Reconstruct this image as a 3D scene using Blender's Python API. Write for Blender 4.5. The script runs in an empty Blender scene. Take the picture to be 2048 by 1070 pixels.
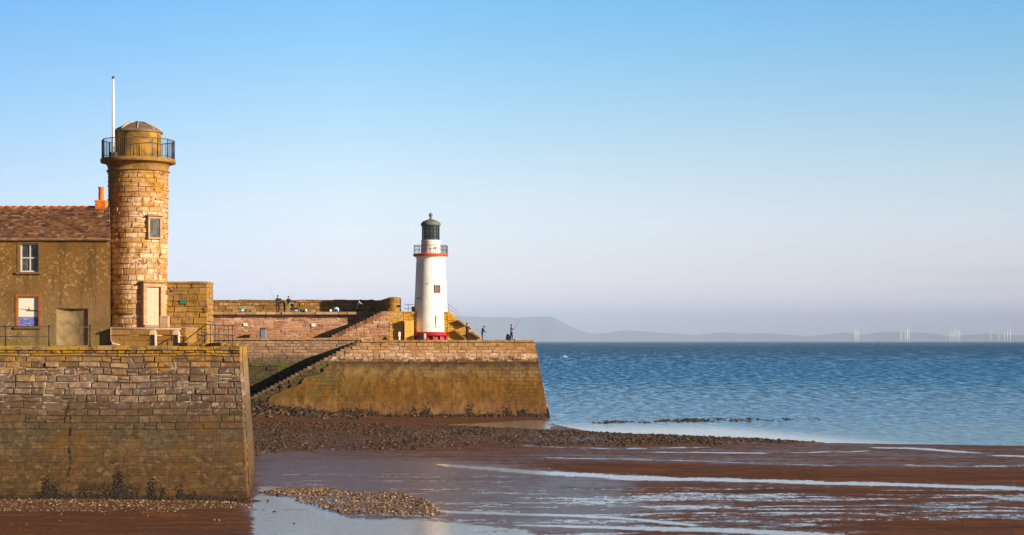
import bpy, bmesh, math, random
import numpy as np
from mathutils import Vector, Matrix, Euler

random.seed(7)
RS = np.random.RandomState(11)
C = bpy.context.scene.collection
sc = bpy.context.scene
R = math.radians

# ------------------------------------------------------------------ camera, sky, sun, exposure
CZ = 8.5            # eye height above the sea
F = 3600.0          # focal length in photo pixels (photo is 2048 wide)
HY = 682.0          # horizon row
cam = bpy.data.cameras.new('camera')
cam.sensor_width = 36.0
cam.lens = F / 2048 * 36.0
cam.shift_y = (HY - 535) / 2048
cam.clip_start = 0.5
cam.clip_end = 200000
camo = bpy.data.objects.new('camera', cam)
camo.location = (0, 0, CZ)
camo.rotation_euler = (R(90), 0, 0)
C.objects.link(camo)
sc.camera = camo

SUN_AZ = 62.0       # degrees to the right of straight-behind the camera
SUN_EL = 17.0
sdir = Vector((math.sin(R(SUN_AZ)) * math.cos(R(SUN_EL)), -math.cos(R(SUN_AZ)) * math.cos(R(SUN_EL)), math.sin(R(SUN_EL))))
sl = bpy.data.lights.new('sun', 'SUN')
sl.energy = 5.0
sl.angle = R(0.5)
sl.color = (1.0, 0.83, 0.62)
so = bpy.data.objects.new('sun', sl)
so.rotation_euler = sdir.to_track_quat('Z', 'Y').to_euler()
C.objects.link(so)

world = bpy.data.worlds.new('World')
sc.world = world
world.use_nodes = True
wt = world.node_tree
wt.nodes.clear()
wo = wt.nodes.new('ShaderNodeOutputWorld')
wb = wt.nodes.new('ShaderNodeBackground')
sky = wt.nodes.new('ShaderNodeTexSky')
sky.sky_type = 'NISHITA'
sky.sun_disc = False
sky.sun_elevation = R(SUN_EL)
sky.sun_rotation = math.atan2(sdir.x, sdir.y)
sky.air_density = 1.0
sky.dust_density = 0.6
sky.ozone_density = 2.0
wb.inputs['Strength'].default_value = 0.12
# elevation tint of the clear sky (deeper blue quickly above the horizon, as through a polariser)
tc = wt.nodes.new('ShaderNodeTexCoord')
sep = wt.nodes.new('ShaderNodeSeparateXYZ')
wt.links.new(tc.outputs['Generated'], sep.inputs[0])
ramp = wt.nodes.new('ShaderNodeValToRGB')
mr = wt.nodes.new('ShaderNodeMapRange')
mr.inputs['From Min'].default_value = 0.0
mr.inputs['From Max'].default_value = 0.30
wt.links.new(sep.outputs['Z'], mr.inputs['Value'])
wt.links.new(mr.outputs[0], ramp.inputs[0])
SKYR = [(0.0, (1.198, 1.179, 2.579)), (0.0574, (1.492, 1.323, 2.449)), (0.0944, (1.289, 1.156, 1.741)), (0.1315, (1.136, 1.016, 1.396)), (0.1685, (1.079, 0.956, 1.231)), (0.2611, (0.976, 0.893, 1.025)), (0.3537, (0.808, 0.839, 0.931)), (0.4463, (0.64, 0.801, 0.916)), (0.5389, (0.485, 0.764, 0.915)), (0.6259, (0.383, 0.73, 0.938)), (0.78, (0.172, 0.329, 0.422)), (1.0, (0.084, 0.161, 0.206))]
cr = ramp.color_ramp
while len(cr.elements) < len(SKYR):
    cr.elements.new(0.5)
for e, (p, c) in zip(cr.elements, SKYR):
    e.position = p
    e.color = (*c, 1)
mul = wt.nodes.new('ShaderNodeMixRGB')
mul.blend_type = 'MULTIPLY'
mul.inputs[0].default_value = 1.0
wt.links.new(sky.outputs[0], mul.inputs[1])
wt.links.new(ramp.outputs[0], mul.inputs[2])
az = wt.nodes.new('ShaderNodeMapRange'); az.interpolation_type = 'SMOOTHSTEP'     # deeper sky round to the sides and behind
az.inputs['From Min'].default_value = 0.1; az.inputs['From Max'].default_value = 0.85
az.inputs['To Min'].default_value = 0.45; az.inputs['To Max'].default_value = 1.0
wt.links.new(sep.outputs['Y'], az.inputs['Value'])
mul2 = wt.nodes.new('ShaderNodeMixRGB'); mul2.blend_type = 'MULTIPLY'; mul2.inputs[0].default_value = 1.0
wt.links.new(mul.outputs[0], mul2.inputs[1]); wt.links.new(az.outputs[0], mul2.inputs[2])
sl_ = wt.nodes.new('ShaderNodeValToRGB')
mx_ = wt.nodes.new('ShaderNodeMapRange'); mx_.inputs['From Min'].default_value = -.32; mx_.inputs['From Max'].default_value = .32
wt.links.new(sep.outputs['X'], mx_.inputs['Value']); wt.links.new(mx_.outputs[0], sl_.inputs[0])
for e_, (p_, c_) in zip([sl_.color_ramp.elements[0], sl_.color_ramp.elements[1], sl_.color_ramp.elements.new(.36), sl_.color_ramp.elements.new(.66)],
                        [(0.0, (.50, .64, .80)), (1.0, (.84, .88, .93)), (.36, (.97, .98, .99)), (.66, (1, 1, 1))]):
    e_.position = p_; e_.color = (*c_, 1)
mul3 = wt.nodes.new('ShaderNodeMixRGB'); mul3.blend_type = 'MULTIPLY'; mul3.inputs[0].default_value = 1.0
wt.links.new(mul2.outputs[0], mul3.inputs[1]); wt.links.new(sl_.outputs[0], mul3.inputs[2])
# faint streaks of thin cloud low on the right, and slight unevenness of the haze
wm_ = wt.nodes.new('ShaderNodeMapping'); wm_.inputs['Scale'].default_value = (5, 5, 75); wt.links.new(tc.outputs['Generated'], wm_.inputs[0])
wn_ = wt.nodes.new('ShaderNodeTexNoise'); wn_.inputs['Scale'].default_value = 1.6; wn_.inputs['Detail'].default_value = 5; wt.links.new(wm_.outputs[0], wn_.inputs['Vector'])
def wstep(sock, lo, hi, a=0.0, b=1.0):
    m_ = wt.nodes.new('ShaderNodeMapRange'); m_.interpolation_type = 'SMOOTHSTEP'; wt.links.new(sock, m_.inputs['Value'])
    m_.inputs['From Min'].default_value = lo; m_.inputs['From Max'].default_value = hi; m_.inputs['To Min'].default_value = a; m_.inputs['To Max'].default_value = b
    return m_.outputs[0]
def wmul(a_, b_):
    m_ = wt.nodes.new('ShaderNodeMath'); m_.operation = 'MULTIPLY'; wt.links.new(a_, m_.inputs[0]); wt.links.new(b_, m_.inputs[1]); return m_.outputs[0]
ca = wmul(wmul(wstep(sep.outputs['X'], .16, .27), wstep(wn_.outputs['Fac'], .45, .62)), wmul(wstep(sep.outputs['Z'], .022, .030), wstep(sep.outputs['Z'], .036, .046, 1, 0)))
cm = wt.nodes.new('ShaderNodeMixRGB'); cm.blend_type = 'MULTIPLY'; wt.links.new(wmul(ca, wstep(sep.outputs['Z'], -1, -.9, 0, .55)), cm.inputs[0]); cm.inputs[2].default_value = (.80, .87, .93, 1)
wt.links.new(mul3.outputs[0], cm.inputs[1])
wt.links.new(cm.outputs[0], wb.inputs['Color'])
wt.links.new(wb.outputs[0], wo.inputs['Surface'])

sc.view_settings.view_transform = 'Standard'
sc.view_settings.look = 'None'
sc.view_settings.exposure = 0.95
sc.view_settings.gamma = 1.0
sc.view_settings.use_curve_mapping = False
sc.cycles.max_bounces = 6
sc.cycles.volume_bounces = 0

# ------------------------------------------------------------------ measuring helpers (photo pixel + distance -> metres)
def X(px, D): return (px - 1024.0) / F * D
def Z(py, D): return CZ - (py - HY) / F * D
def GD(py, z=0.1): return (CZ - z) * F / (py - HY)

# ------------------------------------------------------------------ material helpers
class NT:
    def __init__(s, name):
        s.m = bpy.data.materials.new(name)
        s.m.use_nodes = True
        s.t = s.m.node_tree
        s.t.nodes.clear()
        s.out = s.t.nodes.new('ShaderNodeOutputMaterial')
        s.b = s.t.nodes.new('ShaderNodeBsdfPrincipled')
        s.t.links.new(s.b.outputs[0], s.out.inputs['Surface'])
    def lk(s, v, sock):
        if isinstance(v, (int, float)):
            if sock.type == 'RGBA': sock.default_value = (v, v, v, 1)
            else: sock.default_value = v
        elif isinstance(v, (tuple, list)):
            sock.default_value = (*v, 1) if (sock.type == 'RGBA' and len(v) == 3) else v
        else: s.t.links.new(v, sock)
    def n(s, typ): return s.t.nodes.new(typ)
    def pos(s):
        g = s.n('ShaderNodeNewGeometry'); return g.outputs['Position']
    def uv(s):
        g = s.n('ShaderNodeUVMap'); g.uv_map = 'UV'; return g.outputs[0]
    def attr(s, name):
        a = s.n('ShaderNodeAttribute'); a.attribute_name = name; return a.outputs['Fac']
    def sep(s, v):
        a = s.n('ShaderNodeSeparateXYZ'); s.lk(v, a.inputs[0]); return a.outputs
    def mapv(s, v, scale=(1, 1, 1), loc=(0, 0, 0)):
        a = s.n('ShaderNodeMapping'); s.lk(v, a.inputs[0])
        a.inputs['Scale'].default_value = scale; a.inputs['Location'].default_value = loc
        return a.outputs[0]
    def noise(s, v, scale, detail=4, rough=0.55, dist=0.0):
        a = s.n('ShaderNodeTexNoise'); s.lk(v, a.inputs['Vector'])
        a.inputs['Scale'].default_value = scale; a.inputs['Detail'].default_value = detail
        a.inputs['Roughness'].default_value = rough; a.inputs['Distortion'].default_value = dist
        return a.outputs['Fac']
    def vor(s, v, scale, feature='F1', out='Distance'):
        a = s.n('ShaderNodeTexVoronoi'); a.feature = feature; s.lk(v, a.inputs['Vector'])
        a.inputs['Scale'].default_value = scale
        return a.outputs[out]
    def math(s, op, a, b=0.0, clamp=False):
        m = s.n('ShaderNodeMath'); m.operation = op; m.use_clamp = clamp
        s.lk(a, m.inputs[0]); s.lk(b, m.inputs[1]); return m.outputs[0]
    def step(s, v, lo, hi, a=0.0, b=1.0):
        m = s.n('ShaderNodeMapRange'); m.interpolation_type = 'SMOOTHSTEP'
        s.lk(v, m.inputs['Value']); m.inputs['From Min'].default_value = lo; m.inputs['From Max'].default_value = hi
        m.inputs['To Min'].default_value = a; m.inputs['To Max'].default_value = b
        return m.outputs[0]
    def ramp(s, v, stops, interp='LINEAR'):
        a = s.n('ShaderNodeValToRGB'); s.lk(v, a.inputs[0]); r = a.color_ramp; r.interpolation = interp
        while len(r.elements) < len(stops): r.elements.new(0.5)
        for e, (p, c) in zip(r.elements, stops):
            e.position = p; e.color = (*c, 1)
        return a.outputs[0]
    def mix(s, f, a, b, mode='MIX'):
        m = s.n('ShaderNodeMixRGB'); m.blend_type = mode
        s.lk(f, m.inputs[0]); s.lk(a, m.inputs[1]); s.lk(b, m.inputs[2]); return m.outputs[0]
    def bump(s, h, dist=0.02, strength=1.0, normal=None):
        a = s.n('ShaderNodeBump'); s.lk(h, a.inputs['Height'])
        a.inputs['Distance'].default_value = dist; a.inputs['Strength'].default_value = strength
        if normal is not None: s.lk(normal, a.inputs['Normal'])
        return a.outputs[0]
    def done(s, col=None, rough=0.85, normal=None, spec=0.3, metal=0.0, ior=None):
        if col is not None: s.lk(col, s.b.inputs['Base Color'])
        s.lk(rough, s.b.inputs['Roughness'])
        s.lk(spec, s.b.inputs['Specular IOR Level'])
        s.lk(metal, s.b.inputs['Metallic'])
        if ior: s.b.inputs['IOR'].default_value = ior
        if normal is not None: s.lk(normal, s.b.inputs['Normal'])
        return s.m

def plain(name, col, rough=0.6, metal=0.0, spec=0.3, var=0.25, scale=3.0):
    """painted or plain surface with a little weathering"""
    k = NT(name)
    p = k.pos()
    n = k.noise(p, scale, 5, 0.6)
    c2 = tuple(c * (1 - var) for c in col)
    c = k.mix(k.step(n, 0.35, 0.7), col, c2)
    return k.done(c, rough, k.bump(k.noise(p, scale * 12, 3), 0.004), spec, metal)

# ------------------------------------------------------------------ mesh helpers
class MB:
    """collects faces; builds ONE mesh object"""
    def __init__(s):
        s.v = []; s.f = []; s.r = []; s.uv = []; s.mi = []; s.sm = []
    def quad(s, pts, rnd=0.5, uv=None, mi=0, smooth=False):
        b = len(s.v); s.v.extend([tuple(p) for p in pts]); s.f.append(tuple(range(b, b + len(pts))))
        s.r.append(rnd); s.mi.append(mi); s.sm.append(smooth)
    def raw(s, verts, faces, rnd=0.5, mi=0, smooth=False):
        b = len(s.v); s.v.extend([tuple(p) for p in verts])
        for f in faces:
            s.f.append(tuple(b + i for i in f)); s.r.append(rnd); s.mi.append(mi); s.sm.append(smooth)
    def box(s, c, h, rz=0.0, rnd=0.5, mi=0, ch=0.0, ry=0.0):
        """box centre c, half sizes h, optional chamfer"""
        M = Matrix.Translation(Vector(c)) @ Matrix.Rotation(rz, 4, 'Z') @ Matrix.Rotation(ry, 4, 'Y')
        if ch <= 0:
            vs = [M @ Vector((sx * h[0], sy * h[1], sz * h[2])) for sx in (-1, 1) for sy in (-1, 1) for sz in (-1, 1)]
            fs = [(0, 1, 3, 2), (4, 6, 7, 5), (0, 4, 5, 1), (2, 3, 7, 6), (0, 2, 6, 4), (1, 5, 7, 3)]
            s.raw(vs, fs, rnd, mi)
        else:
            bm = bmesh.new(); bmesh.ops.create_cube(bm, size=2.0)
            for v in bm.verts: v.co = Vector((v.co.x * h[0], v.co.y * h[1], v.co.z * h[2]))
            bmesh.ops.bevel(bm, geom=bm.edges[:], offset=ch, segments=2, affect='EDGES', profile=0.5)
            bm.verts.index_update()
            s.raw([M @ v.co for v in bm.verts], [tuple(v.index for v in f.verts) for f in bm.faces], rnd, mi)
            bm.free()
    def tube(s, pts, r, n=8, rnd=0.5, mi=0, cap=True):
        """round bar through the points; r a number or one per point"""
        pts = [Vector(p) for p in pts]
        rr = r if isinstance(r, (list, tuple)) else [r] * len(pts)
        vs = []; fs = []
        up0 = None
        for i, p in enumerate(pts):
            if i == 0: d = pts[1] - pts[0]
            elif i == len(pts) - 1: d = pts[-1] - pts[-2]
            else: d = (pts[i + 1] - pts[i]).normalized() + (pts[i] - pts[i - 1]).normalized()
            d.normalize()
            up = Vector((0, 0, 1)) if abs(d.z) < 0.95 else Vector((0, 1, 0))
            a = d.cross(up).normalized(); b = d.cross(a).normalized()
            for k in range(n):
                t = 2 * math.pi * k / n
                vs.append(p + (a * math.cos(t) + b * math.sin(t)) * rr[i])
        for i in range(len(pts) - 1):
            for k in range(n):
                k2 = (k + 1) % n
                fs.append((i * n + k, i * n + k2, (i + 1) * n + k2, (i + 1) * n + k))
        if cap:
            fs.append(tuple(range(n))[::-1]); fs.append(tuple((len(pts) - 1) * n + k for k in range(n)))
        s.raw(vs, fs, rnd, mi, smooth=False)
        for q in range(len(fs) - (2 if cap else 0)): s.sm[-1 - q - (2 if cap else 0)] = True
    def lathe(s, cx, cy, prof, n=48, rnd=0.5, mi=0, smooth=True, a0=0.0, a1=2 * math.pi):
        """prof: list of (radius, z)"""
        full = abs(a1 - a0 - 2 * math.pi) < 1e-6
        m = n if full else n + 1
        vs = []; fs = []
        for (r, z) in prof:
            for k in range(m):
                t = a0 + (a1 - a0) * k / n
                vs.append((cx + r * math.sin(t), cy - r * math.cos(t), z))
        for i in range(len(prof) - 1):
            for k in range(n):
                k2 = (k + 1) % m
                fs.append((i * m + k, i * m + k2, (i + 1) * m + k2, (i + 1) * m + k))
        s.raw(vs, fs, rnd, mi, smooth)
    def build(s, name, mat, parent=None, origin=None):
        me = bpy.data.meshes.new(name)
        V = np.array(s.v, dtype=np.float64)
        o3 = Vector((0, 0, 0))
        if origin is not None:
            o3 = Vector(origin)
        elif parent is not None:
            o3 = parent_world(parent)
        V = V - np.array(o3)
        me.from_pydata(V.tolist(), [], s.f)
        me.validate(verbose=False)
        if len(me.polygons) == len(s.f):
            a = me.attributes.new('rnd', 'FLOAT', 'FACE'); a.data.foreach_set('value', s.r)
            me.polygons.foreach_set('material_index', s.mi)
            me.polygons.foreach_set('use_smooth', s.sm)
        mats = mat if isinstance(mat, (list, tuple)) else [mat]
        for m in mats: me.materials.append(m)
        o = bpy.data.objects.new(name, me)
        C.objects.link(o)
        if parent is not None:
            o.parent = parent
        else:
            o.location = o3
        o['_w'] = list(o3)
        return o

def parent_world(p):
    return Vector(p['_w']) if '_w' in p else Vector(p.location)

def tag(o, label=None, cat=None, group=None, kind=None):
    if label: o['label'] = label
    if cat: o['category'] = cat
    if group: o['group'] = group
    if kind: o['kind'] = kind
    return o

def thing(name, loc, label, cat, group=None):
    o = bpy.data.objects.new(name, None)
    C.objects.link(o); o.location = loc; o['_w'] = list(loc)
    o.empty_display_size = 0.3
    return tag(o, label, cat, group)

def arr_mesh(name, V, Fc, mat, attrs=None, smooth=False, origin=(0, 0, 0)):
    """fast mesh from numpy arrays (all faces same size)"""
    me = bpy.data.meshes.new(name)
    V = V - np.array(origin)
    k = Fc.shape[1]
    me.vertices.add(len(V)); me.vertices.foreach_set('co', V.astype(np.float32).ravel())
    me.loops.add(Fc.size); me.loops.foreach_set('vertex_index', Fc.astype(np.int32).ravel())
    me.polygons.add(len(Fc)); me.polygons.foreach_set('loop_start', np.arange(len(Fc), dtype=np.int32) * k)
    try: me.polygons.foreach_set('loop_total', np.full(len(Fc), k, dtype=np.int32))
    except Exception: pass
    me.update(calc_edges=True)
    if attrs:
        for nm, (dom, val) in attrs.items():
            a = me.attributes.new(nm, 'FLOAT', dom); a.data.foreach_set('value', val.astype(np.float32))
    if smooth: me.polygons.foreach_set('use_smooth', np.ones(len(Fc), dtype=bool))
    me.materials.append(mat)
    o = bpy.data.objects.new(name, me); C.objects.link(o); o.location = origin
    return o

_VN = RS.rand(256, 256)
def vnoise(x, y):
    x = np.asarray(x, float); y = np.asarray(y, float)
    xi = np.floor(x).astype(int); yi = np.floor(y).astype(int)
    fx = x - xi; fy = y - yi
    fx = fx * fx * (3 - 2 * fx); fy = fy * fy * (3 - 2 * fy)
    g = lambda a, b: _VN[a % 256, b % 256]
    return (g(xi, yi) * (1 - fx) + g(xi + 1, yi) * fx) * (1 - fy) + (g(xi, yi + 1) * (1 - fx) + g(xi + 1, yi + 1) * fx) * fy
def fbm(x, y, o=4):
    s = 0; a = 0.5; t = 0
    for i in range(o):
        s = s + a * vnoise(x * 2 ** i + 17.3 * i, y * 2 ** i + 5.1 * i); t += a; a *= 0.5
    return s / t

def sub_int(iv, a, b):
    out = []
    for (x0, x1) in iv:
        if b <= x0 or a >= x1: out.append((x0, x1)); continue
        if a > x0: out.append((x0, a))
        if b < x1: out.append((b, x1))
    return out

def blocks(mb, mapf, v0, v1, urange, ch=(0.26, 0.36), bw=(0.5, 1.1), gap=0.03, bev=0.02, jit=0.02, usub=1, tilt=0.0, rough=1.0, edge=0.35, split=0.12):
    """coursed masonry: every block its own raised face; mapf(u, v, d) -> xyz"""
    v = v0
    while v < v1 - 0.05:
        h = random.uniform(*ch)
        if v + h > v1 - 0.12: h = v1 - v
        for (ua, ub) in urange(v, v + h):
            u = ua - random.uniform(0, bw[0])
            while u < ub:
                w = random.uniform(*bw)
                a, b = max(u, ua), min(u + w, ub)
                if ub - b < edge * bw[0]: b = ub; w = 1e3
                if b - a > 0.06:
                    parts = [(v, v + h)]
                    if h > 0.3 and random.random() < split: parts = [(v, v + h / 2), (v + h / 2, v + h)]
                    for (va, vb) in parts:
                        d = max(random.gauss(0, jit), -jit * .6, -.02); r = random.random()
                        g = gap * 0.5 * random.uniform(0.5, 1.6)
                        e = bev
                        j = lambda: random.uniform(-1, 1) * gap * 0.35 * rough
                        o = [(a + g + j(), va + g + j()), (b - g + j(), va + g + j()), (b - g + j(), vb - g + j()), (a + g + j(), vb - g + j())]
                        if b - a < 2 * (g + e) + .02 or vb - va < 2 * (g + e) + .02: continue
                        i = [(o[0][0] + e, o[0][1] + e), (o[1][0] - e, o[1][1] + e), (o[2][0] - e, o[2][1] - e), (o[3][0] + e, o[3][1] - e)]
                        dl = d + tilt; dh = d
                        base = -0.05
                        n = usub
                        def line(p, q, dd):
                            return [mapf(p[0] + (q[0] - p[0]) * t / n, p[1] + (q[1] - p[1]) * t / n, dd) for t in range(n + 1)]
                        ob = line(o[0], o[1], base); ot = line(o[3], o[2], base)
                        ib = line(i[0], i[1], dl); it = line(i[3], i[2], dh)
                        vs = ob + ib + it + ot; m = n + 1
                        fs = []
                        for t in range(n):
                            fs += [(t, t + 1, m + t + 1, m + t), (m + t, m + t + 1, 2 * m + t + 1, 2 * m + t), (2 * m + t, 2 * m + t + 1, 3 * m + t + 1, 3 * m + t)]
                        fs += [(0, m, 2 * m, 3 * m), (m - 1, 4 * m - 1, 3 * m - 1, 2 * m - 1)]
                        mb.raw(vs, fs, r)
                u += w
        v += h

def sheet(mb, mapf, v0, v1, urange1, nv, nu, d=-0.045, rnd=0.5):
    """plain backing surface (the mortar) with the same outline"""
    for k in range(nv):
        va = v0 + (v1 - v0) * k / nv; vb = v0 + (v1 - v0) * (k + 1) / nv
        a0, b0 = urange1(va); a1, b1 = urange1(vb)
        for i in range(nu):
            t0, t1 = i / nu, (i + 1) / nu
            mb.quad([mapf(a0 + (b0 - a0) * t0, va, d), mapf(a0 + (b0 - a0) * t1, va, d), mapf(a1 + (b1 - a1) * t1, vb, d), mapf(a1 + (b1 - a1) * t0, vb, d)], rnd)

# ------------------------------------------------------------------ stone materials
AL = 0.82
def masonry(name, tones, layers=(), patches=(), bumpd=0.03, grain=0.35, mortar=(0.10, 0.07, 0.05)):
    """tones: stone colours picked per block; layers: (zlo, zhi, feather, colour, amount) stain bands by height;
       patches: (scale, lo, hi, colour, amount, zlo, zhi) lichen or wash"""
    q = lambda c: tuple(v * AL for v in c)
    tones = [q(c) for c in tones]
    layers = [(a, b, e, q(c), m) for (a, b, e, c, m) in layers]
    k = NT(name)
    p = k.pos()
    z = k.sep(p)[2]
    r = k.attr('rnd')
    n = len(tones)
    stops = [(i / n, c) for i, c in enumerate(tones)]
    c = k.ramp(r, stops, 'CONSTANT')
    # mottling inside each stone
    g1 = k.noise(p, 3.2, 6, 0.62)
    c = k.mix(k.step(g1, 0.38, 0.66, 0, grain), c, tuple(x * 0.45 for x in tones[0]))
    g2 = k.noise(k.mapv(p, loc=(9, 4, 2)), 7.0, 5, 0.65)
    c = k.mix(k.step(g2, 0.52, 0.72, 0, grain * 0.8), c, tuple(min(0.9, x * 1.5) for x in tones[-1]))
    edgeN = k.noise(k.mapv(p, (0.9, 0.9, 0.9)), 0.9, 6, 0.65)
    zz = k.math('ADD', z, k.math('MULTIPLY', k.math('SUBTRACT', edgeN, 0.5), 2.2))
    for (lo, hi, fe, col, amt) in layers:
        m = k.math('MULTIPLY', k.step(zz, lo - fe, lo + fe), k.step(zz, hi - fe, hi + fe, 1, 0))
        m = k.math('MULTIPLY', m, amt)
        lc = k.mix(k.step(g1, 0.35, 0.68), tuple(x * 1.25 for x in col), tuple(x * 0.6 for x in col))
        c = k.mix(m, c, lc)
    for i, (scl, lo, hi, col, amt, zlo, zhi) in enumerate(patches):
        nn = k.noise(k.mapv(p, (1, 1, 1.4), (i * 7.3, i * 3.1, i * 5.7)), scl, 7, 0.68, 0.3)
        m = k.step(nn, lo, hi, 0, amt)
        m = k.math('MULTIPLY', m, k.math('MULTIPLY', k.step(z, zlo - .25, zlo + .15), k.step(z, zhi - .15, zhi + .25, 1, 0)))
        c = k.mix(m, c, col)
    h = k.math('ADD', k.math('MULTIPLY', g1, 0.8), k.math('MULTIPLY', k.noise(p, 22, 5, 0.6), 0.45))
    return k.done(c, 0.92, k.bump(h, bumpd), 0.15)

LICH = (0.34, 0.185, 0.015)
LICH2 = (0.27, 0.13, 0.012)
M = {}
M['quay_stone'] = masonry('quay_stone',
    [(0.23, 0.13, 0.058), (0.40, 0.25, 0.115), (0.13, 0.08, 0.055), (0.33, 0.19, 0.075), (0.50, 0.34, 0.20), (0.20, 0.135, 0.10)],
    layers=[(7.1, 8.6, .35, (0.30, 0.17, 0.05), 0.2), (5.5, 6.6, .35, (0.20, 0.15, 0.125), 0.55), (4.55, 5.5, .3, (0.085, 0.055, 0.042), 0.65),
            (2.9, 4.55, .7, (0.100, 0.077, 0.050), 0.96), (-1, 2.9, .7, (0.114, 0.064, 0.028), 0.96)],
    patches=[(1.4, .47, .54, (0.42, 0.24, 0.012), .85, 7.75, 9), (.8, .53, .60, (0.38, 0.19, 0.03), .7, 6.7, 8.0), (3.2, .55, .62, (0.50, 0.42, 0.35), .65, 4.9, 7.3), (1.3, .57, .63, (0.34, 0.28, 0.23), .5, 5.2, 6.9),
             (1.4, .50, .60, (0.07, 0.055, 0.022), .75, .6, 4.8), (2.8, .54, .62, (0.24, 0.17, 0.085), .55, .8, 5.0), (.45, .50, .60, (0.135, 0.068, 0.016), .6, 0, 4.4), (3.5, .50, .60, (0.075, 0.045, 0.02), .55, 0, 5.5), (.5, .52, .60, (0.11, 0.07, 0.045), .6, 4.2, 7.6), (2.4, .55, .62, (0.10, 0.055, 0.03), .6, 5, 8.1), (6.0, .66, .70, (0.45, 0.36, 0.25), .7, 0.4, 6), (2.2, .40, .50, (0.035, 0.022, 0.012), .85, -1, .42), (1.1, .50, .56, (0.04, 0.025, 0.014), .8, -1, 1.1)], grain=.55)
M['tower_stone'] = masonry('tower_stone',
    [tuple(min(.85, v_ * 1.12) for v_ in t_) for t_ in [(0.52, 0.31, 0.17), (0.70, 0.50, 0.31), (0.60, 0.38, 0.23), (0.76, 0.55, 0.36), (0.44, 0.24, 0.12), (0.64, 0.42, 0.22), (0.72, 0.50, 0.34)]],
    layers=[(16.8, 19.5, .7, (0.42, 0.21, 0.025), 0.65)],
    patches=[(.7, .48, .56, (0.36, 0.19, 0.018), .75, 14.5, 20), (.7, .50, .57, (0.36, 0.19, 0.02), .65, 8, 14.5), (1.7, .55, .60, (0.26, 0.13, 0.02), .6, 8, 20), (.9, .58, .64, (0.62, 0.46, 0.32), .5, 8, 15), (2.6, .56, .62, (0.12, 0.055, 0.018), .8, 8, 20), (5.0, .63, .66, (0.04, 0.02, 0.012), .9, 8, 20)], grain=.4)
M['lichen_stone'] = masonry('lichen_stone',
    [(0.40, 0.23, 0.10), (0.42, 0.25, 0.09), (0.32, 0.18, 0.08), (0.46, 0.29, 0.15)],
    patches=[(.8, .44, .56, LICH, .8, 8, 30), (1.6, .52, .60, (0.13, 0.07, 0.015), .7, 8, 30), (2.5, .57, .64, (0.18, 0.10, 0.02), .8, 8, 30), (.6, .60, .66, (0.42, 0.30, 0.22), .6, 9.2, 10.4)])
M['ochre_stone'] = masonry('ochre_stone',
    [(0.62, 0.38, 0.12), (0.58, 0.33, 0.09), (0.50, 0.28, 0.08), (0.66, 0.44, 0.20)],
    patches=[(.9, .40, .55, (0.60, 0.33, 0.02), .85, 8, 30), (2.5, .60, .66, (0.20, 0.11, 0.02), .7, 8, 30)])
M['pier_pink'] = masonry('pier_pink',
    [(0.52, 0.26, 0.15), (0.62, 0.36, 0.23), (0.46, 0.21, 0.13), (0.66, 0.42, 0.27), (0.40, 0.21, 0.15), (0.58, 0.31, 0.16)],
    layers=[(8.0, 9.3, .3, (0.36, 0.20, 0.07), 0.6)],
    patches=[(.5, .54, .62, (0.30, 0.16, 0.09), .6, 8, 14), (.9, .58, .64, (0.72, 0.52, 0.38), .6, 8, 14), (1.0, .55, .62, LICH2, .7, 11.6, 14)], grain=.4)
M['pier_face'] = masonry('pier_face',
    [(0.52, 0.30, 0.15), (0.60, 0.38, 0.22), (0.44, 0.23, 0.11), (0.56, 0.33, 0.16), (0.64, 0.44, 0.30)],
    layers=[(7.75, 9.4, .25, (0.44, 0.24, 0.07), 0.55), (5.9, 6.5, .25, (0.10, 0.06, 0.03), 0.85)],
    patches=[(1.6, .52, .60, (0.66, 0.50, 0.38), .75, 6.35, 7.2), (.9, .54, .60, (0.26, 0.13, 0.03), .7, 7.0, 9.2)], grain=.4)
M['pier_left'] = masonry('pier_left',
    [(0.40, 0.25, 0.15), (0.47, 0.31, 0.19), (0.33, 0.20, 0.12), (0.50, 0.33, 0.22)],
    layers=[(5.9, 6.8, .3, (0.15, 0.11, 0.07), 0.8), (-2, 6.0, .3, (0.055, 0.045, 0.02), 0.9)],
    patches=[(.5, .50, .58, (0.10, 0.11, 0.015), .8, 4.2, 6.1)], grain=.45)
M['parapet_stone'] = masonry('parapet_stone',
    [(0.40, 0.22, 0.07), (0.50, 0.31, 0.14), (0.30, 0.16, 0.05), (0.56, 0.36, 0.20), (0.36, 0.19, 0.05)],
    patches=[(1.2, .50, .58, (0.26, 0.13, 0.02), .7, 8, 20), (2.2, .60, .66, (0.62, 0.42, 0.26), .7, 8, 20)], grain=.5)

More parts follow.
